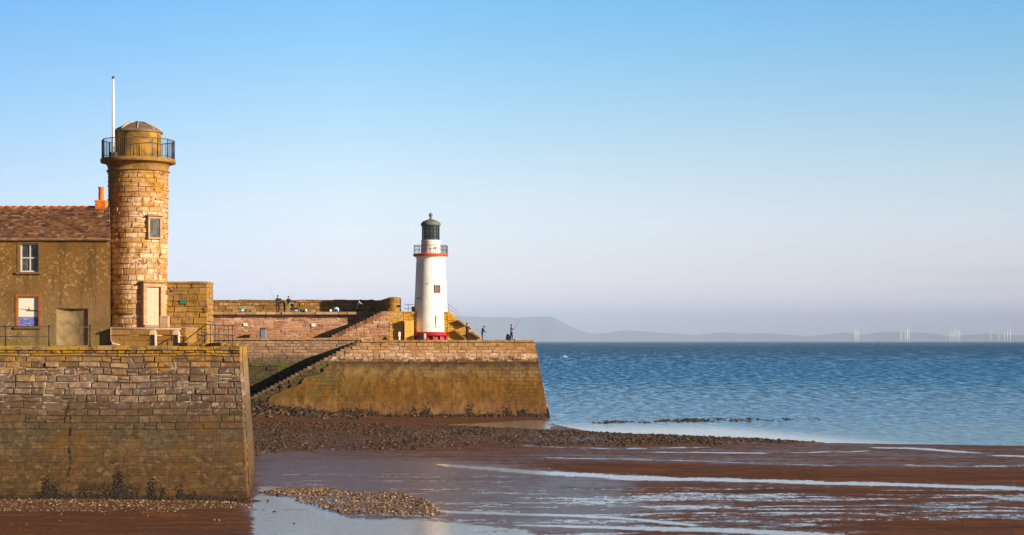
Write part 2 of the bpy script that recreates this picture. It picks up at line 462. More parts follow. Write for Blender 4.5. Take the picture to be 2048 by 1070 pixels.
def mortar_mat():
    k = NT('lime_mortar'); p = k.pos(); z = k.sep(p)[2]
    n = k.noise(k.mapv(p, (1, 1, 1.2)), .7, 5, .65)
    m = k.math('MULTIPLY', k.step(n, .53, .60), k.math('MULTIPLY', k.step(z, 4.6, 5.2), k.step(z, 7.0, 7.7, 1, 0)))
    return k.done(k.mix(m, (0.085, 0.055, 0.035), (0.42, 0.35, 0.29)), .95, k.bump(k.noise(p, 20, 3), .02), .1)
M['mortar'] = mortar_mat()
def apron_mat():
    k = NT('apron_render'); p = k.pos(); x, y, z = k.sep(p)
    n1 = k.noise(k.mapv(p, (1, 1, .8)), .35, 6, .6); n2 = k.noise(k.mapv(p, (1, 1, .6)), 1.7, 7, .68); n3 = k.noise(p, 9, 5, .65)
    c = k.ramp(k.math('ADD', z, k.math('MULTIPLY', k.math('SUBTRACT', n1, .5), 2.0)), [(0.0, (0.17, 0.085, 0.02)), (1, (0.1, 0.1, 0.1))])
    zz = k.math('ADD', z, k.math('MULTIPLY', k.math('SUBTRACT', n1, .5), 1.6))
    m = k.n('ShaderNodeMapRange'); k.lk(zz, m.inputs[0]); m.inputs['From Min'].default_value = 0; m.inputs['From Max'].default_value = 7
    c = k.ramp(m.outputs[0], [(0.0, (0.17, 0.085, 0.04)), (0.16, (0.20, 0.10, 0.04)), (0.32, (0.165, 0.08, 0.012)), (0.58, (0.19, 0.095, 0.016)), (0.72, (0.25, 0.155, 0.055)), (0.81, (0.16, 0.10, 0.045)), (0.86, (0.05, 0.03, 0.017)), (1, (0.07, 0.04, 0.025))])
    c = k.mix(k.step(n2, .44, .64, 0, .7), c, (0.07, 0.032, 0.010))
    c = k.mix(k.step(k.noise(k.mapv(p, (1, 1, .5), (3, 3, 3)), 1.0, 7, .68), .53, .66, 0, .5), c, (0.28, 0.175, 0.07))
    c = k.mix(k.step(n3, .62, .72, 0, .6), c, (0.5, 0.36, 0.16))
    br = k.n('ShaderNodeTexBrick'); cb_ = k.n('ShaderNodeCombineXYZ'); k.lk(x, cb_.inputs[0]); k.lk(z, cb_.inputs[1])
    wv = k.n('ShaderNodeVectorMath'); wv.operation = 'ADD'; k.lk(cb_.outputs[0], wv.inputs[0])
    nv_ = k.n('ShaderNodeTexNoise'); nv_.inputs['Scale'].default_value = .8; k.lk(p, nv_.inputs['Vector']); sc_ = k.n('ShaderNodeVectorMath'); sc_.operation = 'SCALE'; sc_.inputs['Scale'].default_value = .35
    k.lk(nv_.outputs['Color'], sc_.inputs[0]); k.lk(sc_.outputs[0], wv.inputs[1]); k.lk(wv.outputs[0], br.inputs['Vector'])
    br.inputs['Scale'].default_value = 1.0; br.inputs['Brick Width'].default_value = 1.0; br.inputs['Row Height'].default_value = .42; br.inputs['Mortar Size'].default_value = .035; br.inputs['Mortar Smooth'].default_value = .4
    jm = k.math('MULTIPLY', br.outputs['Fac'], k.math('MULTIPLY', k.step(n1, .42, .58), k.step(z, 1.0, 4.6, .25, .75)))
    c = k.mix(jm, c, (0.06, 0.032, 0.012))
    # green algae left
    g = k.math('MULTIPLY', k.step(x, -22, -14, 1, 0), k.step(k.noise(p, .5, 6, .6), .40, .55))
    g = k.math('MULTIPLY', g, k.math('MULTIPLY', k.step(z, 1.8, 2.8), k.step(z, 4.6, 5.6, 1, 0)))
    c = k.mix(k.math('MULTIPLY', g, .6), c, (0.075, 0.085, 0.028))
    c = k.mix(k.step(k.noise(k.mapv(p, (1, 1, .7), (8, 1, 4)), .45, 6, .65), .50, .62, 0, .5), c, (0.10, 0.05, 0.012))
    h = k.math('ADD', k.math('MULTIPLY', n2, .8), k.math('MULTIPLY', n3, .4))
    h = k.math('SUBTRACT', h, k.math('MULTIPLY', jm, .5))
    return k.done(c, .9, k.bump(h, .10), .15)
M['apron'] = apron_mat()

def harl_mat():
    k = NT('roughcast_render'); p = k.pos(); z = k.sep(p)[2]
    n1 = k.noise(p, .55, 6, .6); n2 = k.noise(p, 4.2, 8, .8); n3 = k.noise(p, 14, 4, .6)
    m = k.n('ShaderNodeMapRange'); k.lk(k.math('ADD', z, k.math('MULTIPLY', k.math('SUBTRACT', n1, .5), 2)), m.inputs[0])
    m.inputs['From Min'].default_value = 8.2; m.inputs['From Max'].default_value = 14.2
    c = k.ramp(m.outputs[0], [(0, (0.24, 0.17, 0.085)), (.35, (0.22, 0.135, 0.055)), (.7, (0.20, 0.105, 0.026)), (1, (0.20, 0.10, 0.018))])
    c = k.mix(k.step(n3, .45, .62, 0, .3), c, (0.12, 0.065, 0.02))
    c = k.mix(k.step(n1, .48, .62, 0, .55), c, (0.13, 0.075, 0.025))
    sp = k.math('MULTIPLY', k.step(n2, .53, .60), k.step(k.noise(k.mapv(p, loc=(5, 5, 5)), .5, 3), .40, .58))
    c = k.mix(k.math('MULTIPLY', sp, .85), c, (0.42, 0.29, 0.15))
    c = k.mix(k.step(k.noise(p, 9, 3), .66, .72, 0, .7), c, (0.52, 0.38, 0.20))
    st = k.noise(k.mapv(p, (1.6, 1, .12), (3, 0, 0)), 1.5, 5, .65)
    c = k.mix(k.step(st, .52, .66, 0, .55), c, (0.085, 0.048, 0.018))
    mo = k.math('MULTIPLY', k.step(z, 8.3, 8.75, 1, 0), k.step(n2, .4, .55))
    c = k.mix(k.math('MULTIPLY', mo, .8), c, (0.16, 0.15, 0.02))
    return k.done(c, .95, k.bump(k.math('ADD', n3, k.math('MULTIPLY', n2, .6)), .022), .1)
M['harl'] = harl_mat()

def slate_mat():
    k = NT('roof_slate'); p = k.pos(); r = k.attr('rnd')
    c = k.ramp(r, [(0, (0.085, 0.036, 0.028)), (.2, (0.21, 0.095, 0.055)), (.4, (0.15, 0.066, 0.042)), (.6, (0.27, 0.125, 0.07)), (.75, (0.17, 0.08, 0.035)), (.9, (0.38, 0.22, 0.13))], 'CONSTANT')
    c = k.mix(k.step(k.noise(p, 1.5, 6, .65), .5, .62, 0, .6), c, (0.24, 0.13, 0.04))
    c = k.mix(k.step(k.noise(p, 8, 5, .65), .6, .7, 0, .5), c, (0.42, 0.32, 0.24))
    return k.done(c, .8, k.bump(k.noise(p, 15, 4), .02), .25)
M['slate'] = slate_mat()

M['deck'] = plain('deck_paving', (0.36, 0.25, 0.19), .9, var=.4, scale=1.2)
M['black_iron'] = plain('black_iron', (0.035, 0.028, 0.028), .5, .2)
M['rust_iron'] = plain('rusty_iron', (0.10, 0.045, 0.02), .7, .1)
M['grey_iron'] = plain('grey_steel', (0.30, 0.32, 0.34), .5, .3)
M['blue_iron'] = plain('blue_grey_iron', (0.07, 0.08, 0.13), .5, .2)
M['pole_white'] = plain('pole_paint', (0.82, 0.80, 0.80), .4, var=.08)
M['white'] = plain('white_paint', (0.86, 0.82, 0.77), .55, var=.10, scale=.8)
_k = NT('limewashed_render'); _p = _k.pos(); _z = _k.sep(_p)[2]
_st = _k.noise(_k.mapv(_p, (2.2, 2.2, .10)), 1.6, 5, .6); _pt = _k.noise(_p, .9, 5, .6)
_c = _k.mix(_k.step(_pt, .45, .62, 0, .5), (0.88, 0.85, 0.80), (0.76, 0.72, 0.66))
_c = _k.mix(_k.math('MULTIPLY', _k.step(_st, .54, .66, 0, .55), _k.step(_z, 14.5, 18.3, .15, 1)), _c, (0.50, 0.34, 0.22))
_c = _k.mix(_k.math('MULTIPLY', _k.step(_z, 9.2, 10.6, 1, 0), _k.step(_pt, .42, .6, .1, .6)), _c, (0.55, 0.42, 0.34))
M['lh_white'] = _k.done(_c, .7, _k.bump(_k.noise(_p, 3, 5), .02))
M['white_sash'] = plain('sash_paint', (0.66, 0.58, 0.48), .6, var=.15)
M['red'] = plain('red_paint', (0.42, 0.028, 0.04), .55, var=.25, scale=2)
M['orange_red'] = plain('orange_red_paint', (0.72, 0.07, 0.015), .55, var=.2, scale=2)
M['pink_red'] = plain('faded_red_paint', (0.55, 0.12, 0.11), .6, var=.3)
M['ridge'] = plain('ridge_tile', (0.72, 0.16, 0.05), .8, var=.3)
M['pot'] = plain('terracotta', (0.72, 0.17, 0.02), .8, var=.35, scale=6)
M['chim'] = masonry('chimney_brick', [(0.75, 0.20, 0.035), (0.85, 0.28, 0.05), (0.65, 0.15, 0.025)], grain=.3)
M['flash'] = plain('lead_flashing', (0.55, 0.48, 0.40), .7)
M['fascia'] = plain('stone_eaves', (0.42, 0.30, 0.19), .85, var=.3)
M['dressed'] = plain('dressed_stone', (0.29, 0.17, 0.075), .9, var=.4, scale=4)
M['trim'] = plain('weathered_trim', (0.20, 0.115, 0.045), .9, var=.4, scale=4)
M['brown_frame'] = plain('brown_painted_stone', (0.36, 0.12, 0.025), .8, var=.35, scale=4)
M['door_cream'] = plain('cream_door_paint', (0.62, 0.37, 0.265), .6, var=.12, scale=2)
M['sur_stone'] = plain('pale_dressed_stone', (0.48, 0.30, 0.17), .9, var=.35, scale=3)
M['conc'] = plain('pale_concrete', (0.62, 0.47, 0.34), .9, var=.3, scale=5)
M['dark'] = plain('near_black', (0.02, 0.013, 0.01), .9)
M['yellow_wall'] = plain('ochre_render', (0.56, 0.33, 0.08), .9, var=.35, scale=2)
M['plinth'] = masonry('plinth_render', [(0.36, 0.19, 0.05), (0.38, 0.21, 0.06)], patches=[(.9, .5, .58, LICH2, .7, 7, 20)], grain=.5)
M['yellow_paint'] = plain('yellow_paint', (0.78, 0.47, 0.10), .6, var=.15)
M['infill'] = plain('grey_infill', (0.28, 0.20, 0.095), .9, var=.45, scale=2.2)
M['dome'] = plain('weathered_dome', (0.22, 0.15, 0.11), .7, var=.5, scale=1.5)
M['ribcream'] = plain('cream_rib', (0.55, 0.42, 0.22), .7)
M['drum'] = plain('ochre_drum_paint', (0.46, 0.25, 0.035), .8, var=.65, scale=1.6)
M['greendome'] = plain('verdigris_lead', (0.17, 0.17, 0.14), .7, var=.35, scale=3)
M['teal'] = plain('teal_plaque', (0.05, 0.16, 0.12), .5)
M['blackplastic'] = plain('black_fabric', (0.015, 0.015, 0.02), .7)
M['bluebin'] = plain('blue_grey_plastic', (0.16, 0.22, 0.33), .5)
M['bag_blue'] = plain('blue_fabric', (0.05, 0.12, 0.35), .7)
M['bag_lblue'] = plain('light_blue_fabric', (0.35, 0.62, 0.80), .6)
M['bag_green'] = plain('green_fabric', (0.05, 0.42, 0.22), .6)
M['bag_white'] = plain('white_plastic', (0.8, 0.78, 0.74), .5, var=.05)
M['bag_yellow'] = plain('lime_plastic', (0.45, 0.55, 0.08), .5)
M['skin'] = plain('skin', (0.42, 0.24, 0.16), .6, var=.05)
M['hairdark'] = plain('dark_hair', (0.03, 0.02, 0.015), .8)
g = NT('window_glass'); gp = g.pos()
M['glass'] = g.done(g.mix(g.step(g.noise(gp, 1.6, 5), .4, .65), (0.035, 0.045, 0.05), (0.10, 0.12, 0.12)), .12, None, .6)
g = NT('lantern_glass'); gp = g.pos()
M['lglass'] = g.done((0.02, 0.045, 0.055), .08, None, .7)

# ------------------------------------------------------------------ beach height
SH = [(-4000, 230), (-60, 230), (3.2, 215), (3.9, 196.5), (4.35, 183), (8.1, 166.5), (16.6, 159.5), (25.7, 150.5), (41.4, 146.0), (70, 140), (140, 128), (700, 90), (4000, -100)]
def shoreD(x): return np.interp(x, [a for a, b in SH], [b for a, b in SH])
def pxpy(x, y, z=0.1):
    y = np.maximum(y, 1.0)
    return 1024 + x / y * F, HY + (CZ - z) / y * F
def poly_in(px, x_pts, y_pts): return np.interp(px, x_pts, y_pts)
def band(px, py, xs, top, bot, fx=25.0, fy=2.5):
    """soft membership of a strip given by its upper and lower edge in measured coordinates"""
    t = np.interp(px, xs, top); b = np.interp(px, xs, bot)
    m = np.clip((py - t) / fy + .5, 0, 1) * np.clip((b - py) / fy + .5, 0, 1)
    return m * np.clip((px - xs[0]) / fx, 0, 1) * np.clip((xs[-1] - px) / fx, 0, 1)
RUB = dict(xs=[380, 520, 700, 900, 1100, 1300, 1500, 1650], top=[845, 846, 850, 856, 863, 869, 876, 884], bot=[925, 915, 905, 903, 899, 896, 893, 889])
PATCH = dict(xs=[530, 580, 680, 800, 850, 880], top=[983, 981, 986, 992, 1004, 1026], bot=[990, 1004, 1034, 1038, 1036, 1030])
BAR = dict(xs=[1190, 1300, 1450, 1640], top=[839, 836, 835, 837], bot=[847, 844, 841, 839])
FOOT = dict(xs=[-800, 200, 430, 508], top=[1002, 1004, 1008, 1016], bot=[1046, 1038, 1032, 1030])
def height(x, y):
    x = np.asarray(x, float); y = np.asarray(y, float)
    s = shoreD(x) - y
    h = 0.20 * np.tanh(s / 10.0)
    h = np.where(s < 0, -0.02 + s * 0.03, h)
    h = np.maximum(h, -1.2)
    h = h + 0.05 * (fbm(x * .12, y * .05, 3) - .5) + 0.03 * (fbm(x * .5 + 9, y * .2, 3) - .5)
    px, py = pxpy(x, y)
    h = h + .16 * band(px, py, **RUB, fy=8) + .10 * band(px, py, **PATCH, fy=8) + .12 * band(px, py, **FOOT, fy=8) + .5 * band(px, py, **BAR, fy=3)
    # rise to the foot of the outer pier at its landward end
    h = h + .9 * np.clip((y - 188) / 10, 0, 1) * np.clip((-14 - x) / 14, 0, 1)
    return h

# pools and wet streaks on the sand
def pools(x, y):
    px, py = pxpy(x, y)
    m = np.zeros_like(px)
    def strip(pts, w, amp=1.0):
        nonlocal m
        xs = [p[0] for p in pts]; ys = [p[1] for p in pts]
        c = np.interp(px, xs, ys)
        ww = np.interp(px, xs, w) if isinstance(w, (list, tuple)) else w
        ww = ww * (.52 if amp < 1 else .82) * (.75 + .5 * fbm(px * .02, px * 0 + pts[0][1], 2))
        d = 1 - np.abs(py - c + 3 * (fbm(px * .012 + 3, px * 0 + pts[0][1] * .37, 3) - .5)) / ww
        e = np.clip((px - xs[0]) / 40, 0, 1) * np.clip((xs[-1] - px) / 40, 0, 1) if xs[-1] < 2048 else np.clip((px - xs[0]) / 40, 0, 1)
        if amp < 1: e = e * np.clip(.35 + 1.1 * fbm(px * .03, px * 0 + pts[0][1] * .7, 3), 0, 1)
        m = np.maximum(m, np.clip(.5 + d * .6, 0, 1) * e * amp)
    strip([(850, 930), (960, 938), (1075, 948), (1240, 957), (1400, 962), (1600, 968), (1800, 973), (2048, 981), (2600, 998)], [3, 4, 5, 6, 4.5, 4, 4, 4, 4])
    strip([(1060, 917), (1250, 921), (1480, 928), (1700, 935)], 1.4, .8)
    strip([(1280, 907), (1420, 908), (1560, 909)], 1.8, .97)
    strip([(1560, 909), (1640, 906), (1760, 904)], 1.8, .97)
    strip([(1720, 895), (1830, 899), (1990, 910)], [2.5, 4, 5], .97)
    strip([(1960, 913), (2048, 915), (2400, 922)], 3.2, .97)
    strip([(1780, 931), (1900, 936), (2048, 935), (2400, 940)], 2.6, .72)
    strip([(1000, 897), (1200, 900), (1450, 898)], 1.3, .75)
    strip([(2000, 975), (2100, 1016), (2500, 1024)], 2.0, .8)
    strip([(1330, 1021), (1600, 1016), (1900, 1014), (2048, 1020), (2400, 1024)], 2.2, .8)
    strip([(1100, 1035), (1500, 1035), (1800, 1030), (2100, 1036)], 1.6, .65)
    # lower pool running out to the right of the stone patch
    strip([(840, 1020), (900, 1028), (1000, 1031), (1150, 1036), (1300, 1046), (1420, 1060)], [3, 3.5, 3.5, 3, 3, 3])
    strip([(840, 1008), (950, 1012), (1050, 1015)], 2.0, .8)
    strip([(1000, 1053), (1200, 1059), (1400, 1064), (1700, 1078)], [2, 4, 6, 7])
    # big calm pool round the stone patch
    b = band(px, py, [490, 520, 600, 700, 850, 960, 1080], [1004, 992, 1004, 1040, 1044, 1054, 1066], [1300] * 7, fx=25, fy=8)
    m = np.maximum(m, b * np.clip(.52 + .75 * fbm(x * .13, y * .7, 4), 0, .95))
    b = band(px, py, [505, 540, 600, 660], [972, 974, 977, 984], [1002, 992, 990, 988], fx=20, fy=8)
    m = np.maximum(m, b * .7)
    # wet flats by the outer pier
    m = np.maximum(m, band(px, py, [870, 960, 1060, 1120], [852, 848, 842, 844], [854, 858, 862, 864], fx=30, fy=4) * .8)
    # wind streaked film of water, broken up
    st = fbm(x * .22 + 40, y * .9, 4)
    reg = np.clip((py - 962) / 25, 0, 1) * np.clip((px - 700) / 250, 0, 1) * (1 - .75 * np.clip((px - 1600) / 300, 0, 1) * np.clip((py - 1035) / 20, 0, 1))
    m = np.maximum(m, np.clip((st - .42) * 2.2 + .12, 0, .56) * reg)
    st2 = fbm(x * .16 + 9, y * 1.3 + 4, 4)
    reg2 = np.clip((py - 915) / 25, 0, 1) * np.clip((px - 500) / 80, 0, 1) * np.clip((1300 - px) / 300, 0, 1)
    m = np.maximum(m, np.clip((st2 - .46) * 2.6, 0, .47) * reg2)
    wet = .25 + .6 * fbm(x * .05 + 3, y * .12, 3)
    # bare drier bars of red sand
    dry = band(px, py, [1000, 1300, 1700, 2600], [922, 930, 938, 950], [944, 955, 966, 990], fx=150, fy=8)
    dry = np.maximum(dry, band(px, py, [1550, 1800, 2048, 2600], [1052, 1040, 1045, 1050], [1100] * 4, fx=120, fy=10))
    dry = np.maximum(dry, band(px, py, [1000, 1400, 2048, 2600], [972, 976, 986, 990], [980, 990, 1006, 1010], fx=150, fy=8) * .7)
    wetl = band(px, py, [480, 600, 900, 1300], [912, 914, 925, 965], [1075, 1075, 1075, 1075], fx=80, fy=14)
    wet = np.clip(wet * (1 - .8 * dry) + .45 * wetl, 0, 1)
    return m, wet

def sand_mat():
    k = NT('wet_sand'); p = k.pos()
    pool = k.attr('pool'); wet = k.attr('wet')
    fine = k.noise(k.mapv(p, (1.0, .62, 1)), 2.4, 8, .80)
    fine2 = k.noise(k.mapv(p, (.35, .9, 1)), 1.1, 5, .65)
    edge = k.math('MULTIPLY', k.step(pool, .5, .95, 1.0, .25), k.math('SUBTRACT', fine, .5))
    s = k.math('ADD', pool, k.math('MULTIPLY', edge, 2.1))
    s = k.math('ADD', s, k.math('MULTIPLY', k.math('SUBTRACT', fine2, .5), .7))
    fine3 = k.noise(k.mapv(p, (1.0, .8, 1)), 7.0, 4, .7)
    s = k.math('ADD', s, k.math('MULTIPLY', k.math('SUBTRACT', fine3, .5), k.step(pool, .45, .9, .9, .1)))
    mask = k.step(s, .52, .58)
    n1 = k.noise(k.mapv(p, (.35, .8, 1)), .5, 6, .6)
    n5 = k.noise(k.mapv(p, (.7, 1.0, 1)), 1.7, 8, .80)
    col = k.mix(k.step(n1, .35, .65), (0.20, 0.072, 0.022), (0.13, 0.048, 0.024))
    col = k.mix(k.step(n5, .42, .60, 0, .8), col, (0.075, 0.034, 0.024))
    n6 = k.noise(k.mapv(p, (.25, 1.6, 1)), 1.6, 5, .65)
    col = k.mix(k.step(n6, .48, .62, 0, .6), col, (0.26, 0.12, 0.065))
    col = k.mix(k.step(k.noise(p, 6, 5, .7), .58, .7, 0, .45), col, (0.36, 0.19, 0.11))
    n7 = k.noise(k.mapv(p, (.10, .85, 1)), 1.1, 6, .68)
    col = k.mix(k.step(n7, .46, .60, 0, .75), col, (0.062, 0.029, 0.021))
    w = k.math('ADD', wet, k.math('MULTIPLY', k.math('SUBTRACT', n1, .5), .6), True)
    w = k.math('ADD', w, k.math('MULTIPLY', k.math('SUBTRACT', n7, .5), 1.6), True)
    w = k.math('ADD', w, k.step(s, .22, .52, 0, .45), True)
    col = k.mix(k.math('MULTIPLY', w, .55), col, (0.10, 0.044, 0.028))
    wb_ = k.math('ADD', w, k.math('MULTIPLY', k.math('SUBTRACT', n5, .5), 2.4), True)
    rough = k.step(wb_, .15, .95, .8, .28)
    spec = k.step(wb_, .2, .95, .05, .36)
    bh = k.math('ADD', k.noise(k.mapv(p, (1.2, 3.0, 1)), 2.0, 5, .6), k.math('MULTIPLY', k.noise(p, 14, 3), .25))
    bmp = k.n('ShaderNodeBump'); k.lk(bh, bmp.inputs['Height']); bmp.inputs['Distance'].default_value = .11
    k.lk(k.math('MULTIPLY', k.step(w, .2, 1, 1, .4), 1), bmp.inputs['Strength'])
    k.done(col, rough, bmp.outputs[0], spec)
    wt2 = k.n('ShaderNodeBsdfPrincipled')
    wt2.inputs['Base Color'].default_value = (0.50, 0.48, 0.46, 1); wt2.inputs['Roughness'].default_value = .10
    wt2.inputs['IOR'].default_value = 1.5; wt2.inputs['Metallic'].default_value = .5
    rb = k.bump(k.noise(k.mapv(p, (.8, 1.6, 1)), 2.2, 5, .6), .022)
    k.lk(rb, wt2.inputs['Normal'])
    mx = k.n('ShaderNodeMixShader'); k.lk(mask, mx.inputs[0]); k.lk(k.b.outputs[0], mx.inputs[1]); k.lk(wt2.outputs[0], mx.inputs[2])
    k.t.links.new(mx.outputs[0], k.out.inputs['Surface'])
    return k.m
M['sand'] = sand_mat()

ys = np.concatenate([np.linspace(-400, 60, 12)[:-1], np.arange(60, 76, 2.0), np.arange(76, 112, .28), np.arange(112, 150, .42), np.arange(150, 232, .8), np.linspace(232, 400, 10)])
xs = np.concatenate([np.linspace(-900, -60, 12)[:-1], np.arange(-60, -32, 1.0), np.arange(-32, 50, .24), np.arange(50, 80, 1.5), np.linspace(80, 900, 14)])
GX, GY = np.meshgrid(xs, ys)
GZ = height(GX, GY)
pm, wm = pools(GX, GY)
V = np.stack([GX.ravel(), GY.ravel(), GZ.ravel()], 1)
ny, nx = GX.shape
idx = np.arange(ny * nx).reshape(ny, nx)
Fq = np.stack([idx[:-1, :-1].ravel(), idx[:-1, 1:].ravel(), idx[1:, 1:].ravel(), idx[1:, :-1].ravel()], 1)
sand = arr_mesh('sand', V, Fq, M['sand'], {'pool': ('POINT', pm.ravel()), 'wet': ('POINT', wm.ravel())}, True)
tag(sand, kind='structure')

# ------------------------------------------------------------------ sea
def sea_mat():
    k = NT('sea_water'); p = k.pos(); x, y, z = k.sep(p)
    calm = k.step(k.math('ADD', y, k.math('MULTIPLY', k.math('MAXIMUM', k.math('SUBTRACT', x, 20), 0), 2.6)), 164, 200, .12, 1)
    def lay(sx, sy, lo, hi, lo2, hi2, det=4):
        n = k.noise(k.mapv(p, (sx, sy, 1), (sx * 50, sy * 90, 0)), 1.0, det, .62, .35)
        w = k.math('MULTIPLY', k.step(y, lo, hi), k.step(y, lo2, hi2, 1, 0))
        return n, w
    n1, w1 = lay(1.0, .34, 100, 101, 260, 480)
    n2, w2 = lay(.65, .11, 170, 300, 700, 1300)
    n3, w3 = lay(.2, .024, 450, 900, 2500, 5000)
    n4, w4 = lay(.012, .0016, 1500, 4000, 40000, 60000)
    s_ = None
    for n, w in ((n1, w1), (n2, w2), (n3, w3), (n4, w4)):
        t = k.math('MULTIPLY', k.math('SUBTRACT', n, .5), w)
        s_ = t if s_ is None else k.math('ADD', s_, t)
    h = k.math('ADD', k.math('MULTIPLY', n1, .45), k.math('MULTIPLY', k.math('MULTIPLY', n2, 1.3), w2))
    h = k.math('ADD', h, k.math('MULTIPLY', k.math('MULTIPLY', n3, 4.0), w3))
    bmp = k.n('ShaderNodeBump'); k.lk(h, bmp.inputs['Height']); bmp.inputs['Distance'].default_value = 1.0
    k.lk(k.math('MULTIPLY', calm, .5), bmp.inputs['Strength'])
    base = k.mix(k.step(y, 150, 700), (0.055, 0.25, 0.53), (0.018, 0.165, 0.46))
    base = k.mix(k.step(y, 500, 1500), base, (0.002, 0.085, 0.22))
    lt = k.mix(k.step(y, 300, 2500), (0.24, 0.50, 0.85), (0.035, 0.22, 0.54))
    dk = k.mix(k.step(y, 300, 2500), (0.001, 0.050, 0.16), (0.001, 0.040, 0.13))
    col = k.mix(k.step(s_, .02, .16), base, lt)  # light and dark of the wave faces is painted into the colour
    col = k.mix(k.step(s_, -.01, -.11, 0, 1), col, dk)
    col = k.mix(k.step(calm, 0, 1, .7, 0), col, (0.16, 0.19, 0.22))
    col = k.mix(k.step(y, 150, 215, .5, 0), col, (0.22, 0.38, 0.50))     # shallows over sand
    spec = k.step(y, 170, 500, .4, .05)
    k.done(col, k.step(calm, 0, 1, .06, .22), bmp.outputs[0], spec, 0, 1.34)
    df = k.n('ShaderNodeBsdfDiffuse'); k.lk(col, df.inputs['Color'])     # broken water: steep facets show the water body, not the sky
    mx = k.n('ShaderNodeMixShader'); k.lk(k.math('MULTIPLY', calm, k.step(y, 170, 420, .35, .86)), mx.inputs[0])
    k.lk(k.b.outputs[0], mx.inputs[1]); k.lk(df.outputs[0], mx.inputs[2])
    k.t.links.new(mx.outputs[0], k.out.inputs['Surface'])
    return k.m
M['sea'] = sea_mat()
mb = MB()
L = 60000
yb = [60, 140, 200, 300, 600, 1500, 5000, 50000]
L = 45000
xb = [-L, -3000, -300, 0, 60, 300, 3000, L]
for i in range(len(yb) - 1):
    for j in range(len(xb) - 1):
        mb.quad([(xb[j], yb[i], 0), (xb[j + 1], yb[i], 0), (xb[j + 1], yb[i + 1], 0), (xb[j], yb[i + 1], 0)])
sea = mb.build('sea', M['sea'])
tag(sea, kind='structure')

# ------------------------------------------------------------------ far hills (real heights 30 km off)
def hills():
    k = NT('hazy_moor'); p = k.pos()
    m = k.done(k.mix(k.step(k.noise(p, .0006, 5), .4, .6), (0.08, 0.12, 0.16), (0.11, 0.15, 0.19)), .95)  # part of the blue haze is put into the moor's base colour
    for name, D, pts in (
        ('hills', 45000, [(700, 40), (860, 52), (938, 52), (960, 50), (990, 49), (1010, 51.5), (1030, 49), (1060, 51), (1100, 51), (1115, 46), (1135, 35), (1160, 24), (1185, 17), (1215, 19), (1250, 24), (1300, 21), (1340, 18), (1390, 14), (1420, 17), (1450, 20), (1490, 17), (1530, 19), (1570, 15), (1620, 12), (1650, 15), (1690, 19), (1730, 14), (1760, 19), (1800, 21), (1850, 19), (1885, 11), (1930, 13), (1985, 17), (2020, 13), (2060, 15), (2300, 20), (2800, 8)]),):
        n = 400
        px = np.linspace(pts[0][0], pts[-1][0], n)
        hh = np.interp(px, [a for a, b in pts], [b for a, b in pts]) + 1.6 * (fbm(px * .05, px * 0 + 2, 3) - .5)
        hh = np.maximum(hh - 1.5, .5) * D / F
        rows = []
        for t, s in ((0, 0), (.25, .55), (.5, .8), (.75, .94), (1.0, 1.0), (1.6, .6), (2.2, 0)):
            dd = D - 3000 + 3000 * t
            rows.append(np.stack([(px - 1024) / F * D, np.full(n, dd) + 600 * fbm(px * .03, px * 0 + t * 3, 2), hh * s * (1 if s in (0, 1) else 1) + (0 if s in (0, 1) else 20 * (fbm(px * .08, px * 0 + t * 9, 3) - .5)) - (5 if s == 0 else 0)], 1))
        V = np.concatenate(rows)
        r = len(rows); idx = np.arange(r * n).reshape(r, n)
        Fc = np.stack([idx[:-1, :-1].ravel(), idx[:-1, 1:].ravel(), idx[1:, 1:].ravel(), idx[1:, :-1].ravel()], 1)
        o = arr_mesh(name, V, Fc, m, None, True)
        tag(o, kind='structure')
hills()

# ------------------------------------------------------------------ loose stones (uncountable: stuff)
def ico_protos(n=8):
    bm = bmesh.new(); bmesh.ops.create_icosphere(bm, subdivisions=1, radius=1.0)
    base = np.array([v.co[:] for v in bm.verts]); fc = np.array([[v.index for v in f.verts] for f in bm.faces]); bm.free()
    return [base * (1 + RS.uniform(-.32, .32, (len(base), 1))) for _ in range(n)], fc
PROT, PF = ico_protos()
def stone_mat(name, tones, rough=.75):
    k = NT(name); p = k.pos(); r = k.attr('rnd')
    n = len(tones)
    c = k.ramp(r, [(i / n, t) for i, t in enumerate(tones)], 'CONSTANT')
    c = k.mix(k.step(k.noise(p, 6, 4), .45, .65, 0, .5), c, (0.05, 0.035, 0.02))
    return k.done(c, rough, k.bump(k.noise(p, 12, 3), .02), .3)
M['shingle'] = stone_mat('brown_shingle', [(0.13, 0.075, 0.038), (0.19, 0.115, 0.06), (0.07, 0.042, 0.025), (0.23, 0.145, 0.085), (0.10, 0.055, 0.03), (0.36, 0.26, 0.18)])
M['darkrubble'] = stone_mat('weedy_rubble', [(0.032, 0.019, 0.011), (0.055, 0.030, 0.014), (0.018, 0.012, 0.009), (0.08, 0.045, 0.022), (0.04, 0.022, 0.010), (0.13, 0.08, 0.048)], .85)
M['weed'] = stone_mat('dark_seaweed', [(0.018, 0.011, 0.006), (0.03, 0.018, 0.007), (0.012, 0.008, 0.006), (0.04, 0.024, 0.009)], .5)
